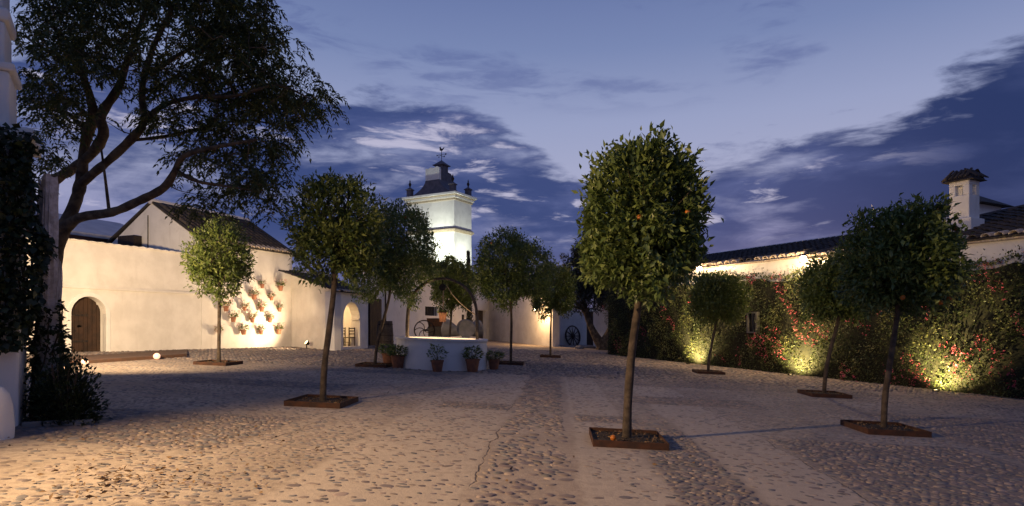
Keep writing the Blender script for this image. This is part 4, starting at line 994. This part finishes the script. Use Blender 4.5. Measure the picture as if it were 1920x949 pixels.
# ------------------------------------------------------------------ orange trees in rusty steel frames
def orange_tree(key, label, base, crown_px, hw_, hh_, seed, nleaf, leaflen, nor, box=2.4, nobj=0, mat='leaf', pit=True, light=.5, pitrot=0):
    r = np.random.default_rng(seed); rg = random.Random(seed)
    g = G(*base) if not isinstance(base, Vector) else base; Z = depth(g); m = Z / F
    t = thing('orange_tree', label, 'orange tree', g, 0, 'clipped orange trees in the court')
    cc_ = P(crown_px[0], crown_px[1], Z) - g; rx = hw_ * m; rz = hh_ * m; wb = .7 if key == 'D' else 1.0; ry = rx * .95
    top = cc_.z - rz * .55; pts = [Vector((0, 0, -.05)), Vector((cc_.x * .1, .01, top * .25)), Vector((cc_.x * .45 + rg.uniform(-.02, .02), .02, top * .55)), Vector((cc_.x * .8, 0, top * .85)), Vector((cc_.x * .95, 0, top + rz * .5))]
    r0 = {'D': .057, 'A': .054, 'I': .048}.get(key, .05)
    pts = catmull(pts, 4); mb = MB(); mb.tube(pts, [r0 * (1.12 - .3 * i / len(pts)) * rg.uniform(.93, 1.07) for i in range(len(pts))], 10)
    mb.build('trunk', 'bark', t, smooth=True)
    mb = MB(); core_ = Vector((cc_.x * .9, 0, top + rz * .1))
    # twig ends over a rounded box with an uneven surface
    ncl = int(nleaf / 11); u = unit(r.normal(0, 1, (ncl, 3)))
    sup = (np.abs(u) ** box).sum(1) ** (-1 / box)
    wob = 1 + wb * .09 * np.sin(u[:, 0] * 5 + seed) + wb * .08 * np.sin(u[:, 1] * 6 + u[:, 2] * 5 + seed * 2) + wb * .07 * np.sin(u[:, 2] * 9 + u[:, 0] * 7)
    sup *= wob
    rad = np.where(r.random(ncl) < .72, r.uniform(.78, 1.0, ncl), r.uniform(.3, .8, ncl)) + (r.random(ncl) < .06) * r.uniform(.02, .10, ncl)
    keep_ = np.ones(ncl, bool)
    for _ in range(5):          # hollows between the boughs
        h_ = unit(r.normal(0, 1, (1, 3)))[0]; keep_ &= ~((u @ h_ > r.uniform(.965, .99)) & (rad > .75))
    u, sup, rad = u[keep_], sup[keep_], rad[keep_]; ncl = len(u)
    tips = u * (sup * rad)[:, None] * np.array([rx, ry, rz]); tips[:, 2] = np.where(tips[:, 2] < 0, tips[:, 2] * (.80 + .12 * np.sin(u[:, 0] * 7 + seed)), tips[:, 2]); tips = tips + np.array(cc_[:])
    for i in range(0, ncl, max(1, ncl // 70)):
        e = Vector(tips[i]); mb.tube(jitter_path(core_.lerp(Vector(cc_), rg.random() * .7), e, 4, .08, rg), [.022, .016, .011, .008, .004], 5)
    stuff(mb.build('branches', 'bark', t))
    k = 11; od = np.repeat(u, k, 0); n = len(od)
    pos = np.repeat(tips, k, 0) + r.normal(0, leaflen * .58, (n, 3)); d = od * .65 + r.normal(0, .62, (n, 3)) + np.array([0, 0, -.10]) + np.repeat((r.random(ncl) < .35)[:, None] * np.array([[0, 0, .9]]), k, 0)
    ln = leaflen * r.uniform(.6, 1.15, n); tint = np.clip(np.repeat(r.random(ncl) ** 1.7 * .75, k) + r.random(n) * .3, 0, 1)
    if nobj:
        score = ln * (1 + .5 * (pos - np.array(cc_[:]))[:, 1] / -ry) * (np.repeat(rad, k) > .85) * ((pos - np.array(cc_[:]))[:, 1] < -.3 * ry); idx = np.argsort(-score)[:nobj]; mask = np.ones(n, bool); mask[idx] = False
        v, f = leaf_arrays(pos[idx], d[idx], ln[idx] * 1.08, .46, rngl=r)
        v = v.reshape(-1, 5, 3)
        for j in range(len(idx)):
            o = np_mesh('leaf', v[j] - pos[idx[j]], LF, mat, t, np.full(5, tint[idx[j]])); o.location = pos[idx[j]]
        pos, d, ln, tint = pos[mask], d[mask], ln[mask], tint[mask]
    v, f = leaf_arrays(pos, d, ln, .44, rngl=r)
    stuff(np_mesh('crown', v, f, mat, t, np.repeat(tint, 5)))
    for i in range(nor):
        for _ in range(200):
            uu = unit(r.normal(0, 1, (1, 3)))[0]
            if uu[1] < -.35 and abs(uu[2]) < .75: break
        s = (np.abs(uu) ** box).sum() ** (-1 / box); p = uu * s * .92 * np.array([rx, ry, rz]) + np.array(cc_[:])
        if i == 0:
            om = MB().lathe([(.001, -.04), (.022, -.034), (.037, -.014), (.039, .006), (.03, .027), (.012, .038), (.001, .036)], 12).build('orange', 'orange', t, smooth=True); oo_ = om
        else: oo_ = copy_part(om, t)
        oo_.location = p
    if pit: pit_frame(key, g, pitrot)
    return t
PITLAB = {}
def pit_frame(key, g, rot=0):
    # raised square of rusty steel, following the fall of the ground
    t = thing('tree_pit_frame', PITLAB[key], 'tree pit', g, rot, 'rusty steel tree pit frames')
    s = .5; h = .095; th_ = .012
    def edge_(x0, x1, y0, y1):
        m = MB(); m.box(x0, x1, y0, y1, -.05, h); m.v = [(x, y, z - SL * (x * math.cos(rot) - y * math.sin(rot))) for x, y, z in m.v]; m.build('edge', 'rust', t, bevel=.003)
    edge_(-s, s, -s, -s + th_); edge_(-s, s, s - th_, s); edge_(-s, -s + th_, -s + th_, s - th_); edge_(s - th_, s, -s + th_, s - th_)
    n = 13; vs = []; fs = []
    for i in range(n):
        for j in range(n):
            x = -s + th_ + (2 * s - 2 * th_) * i / (n - 1); y = -s + th_ + (2 * s - 2 * th_) * j / (n - 1); vs.append((x, y, .045 - SL * x + random.uniform(-.012, .014) + .02 * math.exp(-(x * x + y * y) * 14)))
    for i in range(n - 1):
        for j in range(n - 1): fs.append((i * n + j, (i + 1) * n + j, (i + 1) * n + j + 1, i * n + j + 1))
    MB().add(vs, fs).build('soil', 'soil', t)
    nl = 150; pos = np.stack([rng.uniform(-.45, .45, nl), rng.uniform(-.45, .45, nl), np.full(nl, .065)], 1); pos[:, 2] += -SL * pos[:, 0]
    d = np.stack([rng.normal(0, 1, nl), rng.normal(0, 1, nl), rng.normal(0, .25, nl)], 1)
    leaf_mesh('leaf_litter', pos, d, rng.uniform(.03, .07, nl), .45, 'litter', t, rng.random(nl))
INFO = {
    'A': ('loose airy orange tree on a bent trunk between the pot wall and the well', 'rusty steel frame round the bent trunk of the loose airy tree', 10500, .11, 0, 2.4, 180, 'leafy'),
    'B': ('dark round orange tree bearing fruit just before the white well', 'rusty steel frame beside the well and its pair of potted plants', 22000, .12, 4, 3.0, 0, 'leaf'),
    'C': ('slim young orange tree against the wall of flower pots', 'rusty steel frame before the wall of flower pots', 8500, .13, 0, 2.1, 0, 'leafy'),
    'D': ('tallest orange tree with a box shaped crown and big glossy leaves, straight trunk', 'rusty steel frame with a fallen orange in its soil', 19000, .12, 2, 5.0, 290, 'leaf'),
    'E': ('broad dark dome shaped orange tree on the far side of the well', 'rusty steel frame beyond the well next to a single potted plant', 21000, .13, 1, 3.0, 0, 'leaf'),
    'F': ('small narrow orange tree before the bright end of the plaster wall', 'rusty steel frame nearest the bright end of the plaster wall', 12000, .14, 0, 2.8, 0, 'leafy'),
    'G': ('small orange tree under the far wall lamp before the glowing hedge', 'rusty steel frame before the far glowing patch of hedge', 14000, .13, 0, 2.8, 0, 'leafy'),
    'H': ('rounded orange tree hung with many oranges below the house corner lamp', 'rusty steel frame below the house corner lamp', 18000, .12, 9, 2.4, 0, 'leaf'),
    'I': ('full square crowned orange tree with pale shoots standing before the chimney house', 'rusty steel frame under the full square crowned tree before the chimney house', 15500, .115, 4, 3.4, 120, 'leaf')}
for kk in INFO: PITLAB[kk] = INFO[kk][1]
for i, (kk, bp, cp_, hw_, hh_) in enumerate(TREES):
    lb, _, nl, ll, nor, bx, nob, mt = INFO[kk]
    orange_tree(kk, lb, bp, cp_, hw_, hh_, 11 + i, nl, ll, nor, bx, nob, mt)
# tree behind the well
jb = P(842, 609, 27.5); jb.z = gz(jb.x)
orange_tree('J', 'young orange tree growing behind the well, framed by its iron arch', jb, (848, 537), 40, 52, 41, 11000, .14, 0, 2.3, 0, 'leafy', pit=False)
fo_ = pits[3]; tag(MB().lathe([(.001, -.042), (.024, -.036), (.04, -.014), (.042, .006), (.032, .029), (.012, .04), (.001, .038)], 14).build('fallen_orange', 'orange', smooth=True), 'single fallen orange lying in the soil of a rusty tree frame', 'orange').location = (fo_.x - .22, fo_.y - .36, fo_.z + .105 + .009)

# cypress and old olive
cy = P(878, 609, 50); cy.z = gz(cy.x); cyp = thing('cypress', 'thin dark cypress spire against the floodlit tower', 'cypress', cy)
hc = P(878, 474, 50).z - cy.z; n = 2600; t = rng.random(n); a = rng.uniform(0, 6.28, n); r = .34 * (1 - t) ** .7 * np.sqrt(rng.random(n)) + .02
leaf_mesh('crown', np.stack([r * np.cos(a), r * np.sin(a), .6 + t * (hc - .6)], 1), np.stack([np.cos(a) * .4, np.sin(a) * .4, np.ones(n)], 1) + rng.normal(0, .15, (n, 3)), rng.uniform(.15, .3, n), .3, 'leafolive', cyp, rng.random(n))
MB().tube([(0, 0, -.1), (0, 0, hc * .8)], [.12, .02], 8).build('trunk', 'bark', cyp)
ob_ = G(1128, 656); Zo = depth(ob_); ol = thing('olive_tree', 'old dark olive tree with a thick leaning trunk beside the plank gate', 'olive tree', ob_)
def op(px, py, d_=0): return P(px, py, Zo + d_) - ob_
mo = Zo / F; tm = MB()
for L in ([(1128, 662, 13), (1133, 645, 11), (1142, 628, 9), (1150, 610, 8), (1156, 590, 6), (1150, 560, 4), (1140, 520, 3)], [(1130, 650, 11), (1118, 632, 8), (1108, 612, 6), (1100, 590, 5), (1094, 560, 4), (1085, 520, 3)], [(1100, 590, 4), (1085, 572, 3), (1065, 550, 2)]):
    pts = catmull([(*op(a, b), r * mo) for a, b, r in L], 4); tm.tube([p[:3] for p in pts], [p[3] for p in pts], 9)
tm.build('trunk', 'barkbig', ol, smooth=True)
n = 22000; u = unit(rng.normal(0, 1, (n, 3))); bl = rng.integers(0, 6, n)
cen = np.array([op(*b[:2])[:] for b in ((1085, 515), (1120, 500), (1075, 550), (1130, 545), (1100, 478), (1150, 530))]); rad = np.array([42, 44, 40, 40, 26, 34]) * mo
ip = cen[bl] + u * (rng.random(n) ** .4 * rad[bl] * (1 + .2 * np.sin(u[:, 0] * 8 + u[:, 2] * 9)))[:, None]
leaf_mesh('crown', ip, u * .5 + rng.normal(0, .6, (n, 3)), rng.uniform(.16, .32, n), .3, 'leafolive', ol, rng.random(n))

# ------------------------------------------------------------------ well
wz_ = gz(WELL.x); well = thing('well', 'round whitewashed well with a pale rim and a tall iron arch', 'well', (WELL.x, WELL.y, wz_))
Rw = 84 * depth(WELL) / F; Hw = 1.0
MB().lathe([(Rw, -.2), (Rw * 1.005, .3), (Rw, Hw - .08), (Rw - .2, Hw - .08), (Rw - .2, -.2)], 48, shear=-.034, ring=True).build('drum', 'plaster_clean', well, smooth=True)
MB().lathe([(Rw - .20, Hw - .078), (Rw + .035, Hw - .078), (Rw + .045, Hw - .03), (Rw + .02, Hw + .002), (Rw - .16, Hw + .004), (Rw - .20, Hw - .02)], 48, shear=-.034, ring=True).build('rim', 'plaster', well, smooth=True)
MB().lathe([(Rw - .19, Hw - .80), (.001, Hw - .79)], 40, shear=-.034).build('water', 'glass', well)
wl = thing('well_lamp', 'small lamp glowing inside the white well below its rim', 'lamp', (WELL.x, WELL.y, wz_ + Hw - .62))
MB().lathe([(.09, -.17), (.09, -.02), (.06, .0)], 12).build('housing', 'iron', wl)
MB().lathe([(.001, .03), (.04, .02), (.055, 0), (.05, -.01)], 12).build('bulb', 'bulb', wl, smooth=True)
point('well_light', (WELL.x, WELL.y, wz_ + Hw - .42), 170, WARM, .06, wl)
ra = 65 * depth(WELL) / F; za = 2.02 + Hw; pts = []
for i in range(25):
    a = math.pi * i / 24; x = ra * math.cos(a); z = za - ra + ra * math.sin(a); pts.append((x, 0, z))
pts = [(ra * 1.02, 0, Hw - .05 - .03 * ra), (ra * 1.02, 0, Hw + .5)] + pts + [(-ra * 1.02, 0, Hw + .5), (-ra * 1.02, 0, Hw - .05 + .03 * ra)]
m = MB(); vs = []; fs = []
for i, p in enumerate(pts):
    a = Vector(pts[max(0, i - 1)]); b = Vector(pts[min(len(pts) - 1, i + 1)]); d = (b - a).normalized(); nrm = Vector((d.z, 0, -d.x)); p = Vector(p); wd = .042 * (1 + .08 * math.sin(i * 1.7))
    vs += [p + nrm * wd + Vector((0, -.09, 0)), p + nrm * wd + Vector((0, .09, 0)), p - nrm * wd + Vector((0, .09, 0)), p - nrm * wd + Vector((0, -.09, 0))]
for i in range(len(pts) - 1):
    for j in range(4): fs.append((i * 4 + j, i * 4 + (j + 1) % 4, i * 4 + 4 + (j + 1) % 4, i * 4 + 4 + j))
fs += [(3, 2, 1, 0), tuple(range(len(vs) - 4, len(vs)))]
arch = m.add(vs, fs).build('arch', 'oldwood', well, bevel=.008)
m = MB(); m.tube([(.02, -.05, za - .30), (.02, .05, za - .30)], .12, 14); m.bar((.02, 0, za - .05), (.02, 0, za - .3), .03, .03); m.build('pulley', 'iron', arch)
mw = lambda px, py: P(px, py, depth(WELL)) - Vector((WELL.x, WELL.y, wz_))
MB().tube([mw(831, 534), mw(831, 586)], .018, 6).build('rope', 'rope', well)
MB().tube([mw(838, 536), mw(848, 552), mw(862, 567), mw(878, 581), mw(891, 590)], .016, 6).build('rope', 'rope', well)
bk = MT[well] @ mw(830, 604); hb = thing('hanging_pot', 'terracotta bucket pot of foliage hanging from the well rope', 'hanging pot', bk)
MB().lathe([(.001, 0), (.10, 0), (.14, .30), (.15, .31), (.15, .34), (.125, .34), (.11, .26), (.001, .26)], 14).build('pot', 'terracotta_dark', hb, smooth=True)
MB().tube([(-.14, 0, .33), (-.06, 0, .45), (0, 0, .48), (.06, 0, .45), (.14, 0, .33)], .008, 5).build('bail', 'iron', hb)
n = 90; a = rng.uniform(0, 6.28, n); leaf_mesh('plant', np.stack([.08 * np.cos(a), .08 * np.sin(a), np.full(n, .32)], 1) + rng.normal(0, .03, (n, 3)), np.stack([np.cos(a) * .7, np.sin(a) * .7, rng.uniform(-.2, 1, n)], 1), rng.uniform(.06, .13, n), .4, 'leafy', hb, rng.random(n))
# hasp on the rim
pl = G(846, 700)
def pot_plant(label, px, py, s, spread, nleaf, tall, seed, mat='leaf', pm='terracotta_dark', grp='potted plants round the well'):
    r = np.random.default_rng(seed); g = G(px, py); t = thing('potted_plant', label, 'potted plant', g, 0, grp)
    MB().lathe([(.001, -.02), (.13 * s, -.02), (.14 * s, 0), (.19 * s, .30 * s), (.205 * s, .31 * s), (.205 * s, .36 * s), (.18 * s, .36 * s), (.17 * s, .31 * s), (.001, .31 * s)], 18).build('pot', pm, t, smooth=True)
    a = r.uniform(0, 6.28, nleaf); tt = r.random(nleaf); rr = .04 + spread * np.sqrt(r.random(nleaf)) * (.35 + .65 * np.sin(np.pi * np.minimum(tt * .75 + .18, 1)))
    pos = np.stack([rr * np.cos(a), rr * np.sin(a), .34 * s + tt * tall], 1); d = np.stack([np.cos(a) * .8, np.sin(a) * .8, r.uniform(-.4, .9, nleaf)], 1)
    leaf_mesh('foliage', pos, d, r.uniform(.07, .14, nleaf) * s, .42, mat, t, r.random(nleaf) ** 1.3)
    m = MB()
    for i in range(9):
        j = int(r.integers(0, nleaf)); m.tube(jitter_path((0, 0, .3 * s), tuple(pos[j]), 4, .05), [.009, .008, .007, .005, .003], 5)
    m.build('stems', 'bark', t)
    return t
pot_plant('potted plant behind the other of the pair beside the well', 728, 684, 1.1, .30, 260, .28, 1)
pot_plant('larger terracotta potted plant leading the pair beside the well', 746, 690, 1.15, .32, 300, .30, 2)
pot_plant('terracotta pot with a tall sparse plant at the middle of the well drum', 820, 697, 1.0, .24, 150, .48, 3)
pot_plant('terracotta pot with broad drooping leaves at the well drum', 886, 697.5, 1.15, .25, 190, .40, 4, 'leafy')
pot_plant('low bushy potted plant between the well and the dome shaped orange tree', 926, 693, 1.0, .30, 300, .26, 5)

# ------------------------------------------------------------------ things behind the well
vt = G(722, 652); vat = thing('wooden_vat', 'large dark wooden vat with iron hoops standing by the porch', 'vat', vt)
hv = 50 * depth(vt) / F; rv = 15 * depth(vt) / F * 1.0
for i in range(18):
    a0_ = 2 * math.pi * i / 18; a1_ = 2 * math.pi * (i + .93) / 18
    vs = []
    for z, r in ((.15, rv * 1.06), (hv * .6, rv), (hv, rv * .9)):
        for a, q_ in ((a0_, 1), (a1_, 1), (a1_, .93), (a0_, .93)): vs.append((r * q_ * math.cos(a), r * q_ * math.sin(a), z))
    MB().add(vs, [(3, 2, 1, 0), (8, 9, 10, 11)] + [(j * 4 + k, j * 4 + (k + 1) % 4, j * 4 + 4 + (k + 1) % 4, j * 4 + 4 + k) for j in range(2) for k in range(4)]).build('stave', 'oldwood', vat)
for z, r in ((.3, 1.055), (hv * .45, 1.03), (hv * .85, .95)): MB().lathe([(rv * r * .99, z), (rv * r * 1.02, z), (rv * (r - .005) * 1.02, z + .06), (rv * r * .98, z + .06)], 24).build('hoop', 'iron', vat)
MB().lathe([(.001, hv - .08), (rv * .86, hv - .08), (rv * .86, hv - .04), (.001, hv - .04)], 20).build('lid', 'oldwood', vat)
for a in (.8, 2.4, 3.9, 5.5): MB().box(rv * .75 * math.cos(a) - .08, rv * .75 * math.cos(a) + .08, rv * .75 * math.sin(a) - .08, rv * .75 * math.sin(a) + .08, -.15, .15).build('foot', 'oldwood', vat)
mc = P(818, 609, 30); mc.z = gz(mc.x); zs = lambda y: CH + (PY - y) * 30 / F - mc.z
km = 30 / F
mach = thing('crusher_machine', 'old dark iron machine with a large flywheel of curved spokes', 'machine', mc, YAW)
MB().box(-.36, .42, -.3, .3, .1, zs(612)).build('body', 'iron', mach, bevel=.02)
hp_ = MB(); hp_.add([(-.34, -.3, zs(612)), (.4, -.3, zs(612)), (.4, .3, zs(612)), (-.34, .3, zs(612)), (-.42, -.4, zs(597)), (.48, -.4, zs(597)), (.48, .4, zs(597)), (-.42, .4, zs(597))], [(3, 2, 1, 0), (4, 5, 6, 7), (0, 1, 5, 4), (1, 2, 6, 5), (2, 3, 7, 6), (3, 0, 4, 7)]); hp_.build('hopper', 'rust', mach)
m = MB()
for x_ in (-.3, .36):
    for y_ in (-.25, .25): m.bar((x_, y_, .1), (x_ * 1.2, y_ * 1.2, -.15), .07, .07)
m.build('legs', 'iron', mach)
fy = MB(); cxw = (797 - 818) * km; czw = zs(619); rw = 18 * km
fy.tube([(cxw + rw * math.cos(2 * math.pi * i / 28), -.36, czw + rw * math.sin(2 * math.pi * i / 28)) for i in range(29)], .032, 6)
whl = fy.build('flywheel', 'iron', mach, smooth=True)
for k in range(6):
    a = k * math.pi / 3; MB().tube([(cxw + rw * t * math.cos(a + 1.1 * t), -.36, czw + rw * t * math.sin(a + 1.1 * t)) for t in (0.08, .3, .55, .8, .98)], .02, 6).build('spoke', 'iron', whl)
MB().tube([(cxw, -.42, czw), (cxw, -.1, czw), (0, 0, czw)], .05, 8).build('axle', 'iron', whl)
mlp = P(868, 609, 29); mlp.z = gz(mlp.x); kl = 29 / F; zl_ = lambda y: CH + (PY - y) * kl - mlp.z
mill = thing('olive_mill', 'old stone olive mill with blunt cone shaped rollers behind the well rim', 'olive mill', mlp, YAW)
MB().lathe([(1.0, -.1), (1.0, .62), (.94, .70), (.001, .72)], 28).build('bed', 'stone', mill, smooth=True)
for ang_, L in ((R(165), .95), (R(25), .9), (R(285), .85)):
    ca, sa = math.cos(ang_), math.sin(ang_); zt_ = zl_(597)
    pts = [Vector((ca * .08, sa * .08, 1.02)), Vector((ca * .2, sa * .2, 1.06)), Vector((ca * (L - .08), sa * (L - .08), 1.26)), Vector((ca * L, sa * L, 1.27))]
    MB().tube(pts, [.12, .18, zt_ - 1.28, zt_ - 1.36], 20).build('roller', 'stone', mill, smooth=True)
MB().tube([(0, 0, .6), (0, 0, zl_(590))], .06, 8).build('spindle', 'iron', mill)
# wagon wheel
wp = W(1076, 650, g0, g1); kw = depth(wp) / F; ww = thing('wagon_wheel', 'dark wooden wagon wheel leaning on the low shaded wall', 'wagon wheel', wp - Vector((0, .28, 0)) * 1, frame(g0, g1)[0])
ww.rotation_euler = (R(-8), 0, frame(g0, g1)[0]); rwh = 20 * kw
m = MB(); vs = []; fs = []
for i in range(32):
    a = 2 * math.pi * i / 32
    for r, y in ((rwh, -.05), (rwh, .05), (rwh - .1, .05), (rwh - .1, -.05)): vs.append((r * math.cos(a), y, rwh + r * math.sin(a)))
for i in range(32):
    for j in range(4): fs.append((i * 4 + j, i * 4 + (j + 1) % 4, ((i + 1) % 32) * 4 + (j + 1) % 4, ((i + 1) % 32) * 4 + j))
m.add(vs, fs).build('rim', 'oldwood', ww)
m = MB(); m.tube([(0, -.16, rwh), (0, .12, rwh)], .14, 12); m.build('hub', 'oldwood', ww)
for i in range(12):
    a = 2 * math.pi * i / 12; MB().bar((.1 * math.cos(a), 0, rwh + .1 * math.sin(a)), ((rwh - .06) * math.cos(a), 0, rwh + (rwh - .06) * math.sin(a)), .05, .055).build('spoke', 'oldwood', ww)
def rock(label, px, py, s, seed, z=.0):
    r = random.Random(seed); bm = bmesh.new(); bmesh.ops.create_icosphere(bm, subdivisions=2, radius=1)
    for v in bm.verts: v.co *= 1 + .18 * math.sin(v.co.x * 3 + seed) + r.uniform(-.08, .08)
    for v in bm.verts: v.co.x *= s[0]; v.co.y *= s[1]; v.co.z *= s[2]
    me = bpy.data.meshes.new('rock'); bm.to_mesh(me); bm.free(); me.materials.append(M['stone']); o = bpy.data.objects.new('rock', me); C.objects.link(o)
    g = G(px, py); o.location = g + Vector((0, 0, s[2] * .5 + z)); tag(o, label, 'rock', 'stones by the gate wall'); return o
rock('flat pale stone lying beside the wagon wheel', 1086, 654, (.42, .25, .14), 1)
rock('longer pale stone lying before the plank gate', 1106, 653, (.55, .25, .13), 2)
rock('dark hollow boulder beside the olive trunk', 1150, 655, (.5, .4, .38), 3)
pot_plant('small potted geranium with pale blooms between the olive and the hedge end', 1166, 662, 1.0, .3, 160, .22, 9, 'petal', grp='potted geranium by the hedge')
# ball lamps on the ground
for px, py, lb in ((159, 684.5, 'pale pink ball lamp on the ground closest to the dead trunk'), (294, 674, 'pale pink ball lamp on the ground between the arched door and the slim tree')):
    g = G(px, py); kp = depth(g) / F; rb_ = 6.0 * kp; t = thing('ball_lamp', lb, 'ball lamp', g, 0, 'ball lamps before the arched door')
    MB().lathe([(rb_ * math.sin(math.pi * i / 10) + .0005, rb_ - rb_ * math.cos(math.pi * i / 10)) for i in range(11)], 18).build('globe', 'globe', t, smooth=True)
    MB().lathe([(rb_ * .6, -.02), (rb_ * .6, .025), (rb_ * .45, .04)], 14).build('base', 'terracotta', t)

# ------------------------------------------------------------------ flower pots on the wall
POTS = [(487.5, 534), (521, 539), (471.5, 555), (505, 557), (454, 576), (520.5, 578), (485.5, 578), (432.5, 597), (468.5, 598), (502, 598), (451.5, 621), (485.5, 621), (518, 620), (419, 577), (407, 621)]
proto = []
for v_ in range(5):
    r = np.random.default_rng(60 + v_); loc = Vector((0, 0, -50 - v_))
    t = thing('wall_flower_pot', 'small terracotta pot of geraniums fixed to the lit wall', 'flower pot', loc, ang_l, 'flower pots on the lit wall')
    MB().lathe([(.001, -.02), (.085, -.02), (.09, 0), (.125, .18), (.14, .185), (.14, .225), (.118, .225), (.11, .19), (.001, .19)], 14, (0, -.17, 0)).build('pot', 'terracotta', t, smooth=True)
    MB().tube([(-.13, 0.02, .17), (-.15, -.17, .17), (0, -.32, .17), (.15, -.17, .17), (.13, .02, .17)], .008, 5).build('ring_bracket', 'iron', t)
    nn_ = 110; a = r.uniform(0, 6.28, nn_); rr = .20 * np.sqrt(r.random(nn_)); tt = r.random(nn_) * .20
    pos = np.stack([rr * np.cos(a) * 1.2, np.minimum(-.17 + rr * np.sin(a) * .8, -.02), .22 + tt], 1); d = np.stack([np.cos(a) * .8, np.sin(a) * .8 - .2, r.uniform(-.4, .9, nn_)], 1)
    leaf_mesh('foliage', pos, d, r.uniform(.05, .09, nn_), .7, 'leafy', t, r.random(nn_))
    nf_ = 34 + 12 * v_; a = r.uniform(0, 6.28, nf_); rr = .10 + .22 * np.sqrt(r.random(nf_)); pos = np.stack([rr * np.cos(a) * 1.2, np.minimum(-.17 + rr * np.sin(a) * .8, -.03), .24 + r.random(nf_) * .34], 1)
    leaf_mesh('flowers', pos, r.normal(0, 1, (nf_, 3)) + np.array([0, -.6, .3]), r.uniform(.04, .065, nf_), .9, 'petal', t, r.random(nf_))
    m = MB()
    for j in range(12): m.tube([(0, -.17, .19), tuple(pos[j] * .5 + np.array([0, -.085, .14])), tuple(pos[j])], .004, 4)
    m.build('stems', 'leafy', t)
    proto.append(t)
for i, (px, py) in enumerate(POTS):
    p = W(px, py + 4, a0, a1); p.z -= .05
    if i < 5: o = proto[i]; o.location = p
    else: o = copy_tree(proto[(i * 3) % 5], p, ang_l)
    sc_ = random.uniform(.72, 1.0); o.scale = (sc_, sc_, sc_ * random.uniform(.92, 1.08)); o.rotation_euler = (0, random.uniform(-.09, .09), ang_l)

# fallen leaves on the paving
fl = []
for cx, cy, s, n in ((220, 905, 70, 170), (380, 890, 120, 70), (500, 830, 160, 60), (1110, 870, 200, 14), (1270, 850, 30, 3), (300, 830, 160, 60)):
    for i in range(n):
        g = G(cx + random.gauss(0, s), min(944, cy + random.gauss(0, 20))); fl.append((g.x, g.y, g.z + .022))
fl = np.array(fl); n = len(fl)
leaf_mesh('fallen_leaves', fl, np.stack([rng.normal(0, 1, n), rng.normal(0, 1, n), rng.normal(0, .2, n)], 1), rng.uniform(.035, .075, n), .42, 'litter', ground, rng.random(n))

# ------------------------------------------------------------------ lamps that light the court
# lamp out of view: throws warm light across the foreground from the left
lp_ = RT * -7.45 + FW * 3.45 + Vector((0, 0, 4.3))
gh = thing('added_shade_wall', 'unseen white wall added to shade the left paving, carrying an iron lantern', 'wall', RT * -7.2 + FW * 3.85, YAW)  # unseen wall added so its edge bounds the lantern light on the paving
MB().box(-4, 0, 0, .6, -.6, 5).build('wall_body', 'plaster_clean', gh, bevel=.03)
MB().box(-4, .08, -.08, .68, 5, 5.15).build('coping', 'plaster_clean', gh, bevel=.03)
def lantern(label, loc, target, watts, angle, col=WARM, blend=.5, size=.07):
    t = thing('wall_lantern', label, 'lantern', loc)
    MB().lathe([(.05, -.16), (.07, -.14), (.09, .06), (.03, .14), (.001, .16)], 6).build('cage', 'iron', t)
    MB().tube([(0, 0, .15), (0, .25, .22), (0, .5, .16)], .014, 6).build('arm', 'iron', t)
    d = (Vector(target) - Vector(loc)).normalized()
    spot('wall_lantern_light', Vector(loc) + d * .16, target, watts, col, angle, blend, size, t)
lantern('iron lantern out of view on the added wall beside the ivy pier', lp_, (0.2, 7.6, .2), 4300, 88, blend=.9)
# added flood fittings for the pot wall and the arched door wall
fb = G(603, 659.5); fb.z = gz(fb.x)
FP = a0 + dirl * (u_end - 1.0) - nrl * 1.75; FP.z = gz(FP.x) + .3
flood('floodlight', 'added low floodlight in the corner by the porch raking the flower pots', FP, a0 + dirl * (u_end - 4.2) + Vector((0, 0, 2.9)), 1500, (1, .70, .40), 160, blend=1.0)
flood('floodlight', 'added floodlight behind the big tree washing the arched door wall', P(60, 470, 12.8), a0 + dirl * 4.0 + Vector((0, 0, 1.2)), 6400, (1, .70, .40), 125, blend=1.0)  # added source that brightens the left part of the wall
# lamp at the bright end of the plaster wall
dE = (e1 - e0).normalized(); nE = Vector((-dE.y, dE.x, 0)); nE = nE if nE.dot(RT) < 0 else -nE
el_ = e1 - dE * .9 + nE * .95; el_.z = 2.75
elm = thing('wall_lamp', 'lamp at the bright end of the plaster wall behind the narrow orange tree', 'lamp', el_)
MB().lathe([(.001, -.1), (.06, -.08), (.08, 0), (.05, .08)], 10).build('bulb', 'bulb', elm, smooth=True)
MB().lathe([(.05, .08), (.11, .09), (.03, .17), (.001, .18)], 10).build('hood', 'iron', elm, smooth=True)
MB().tube([(0, 0, .15), tuple(-nE * .5 + Vector((0, 0, .22))), tuple(-nE * .97 + Vector((0, 0, .15)))], .018, 6).build('arm', 'iron', elm)
point('end_wall_light', el_ - Vector((0, 0, .16)), 420, AMBER, .08, elm)
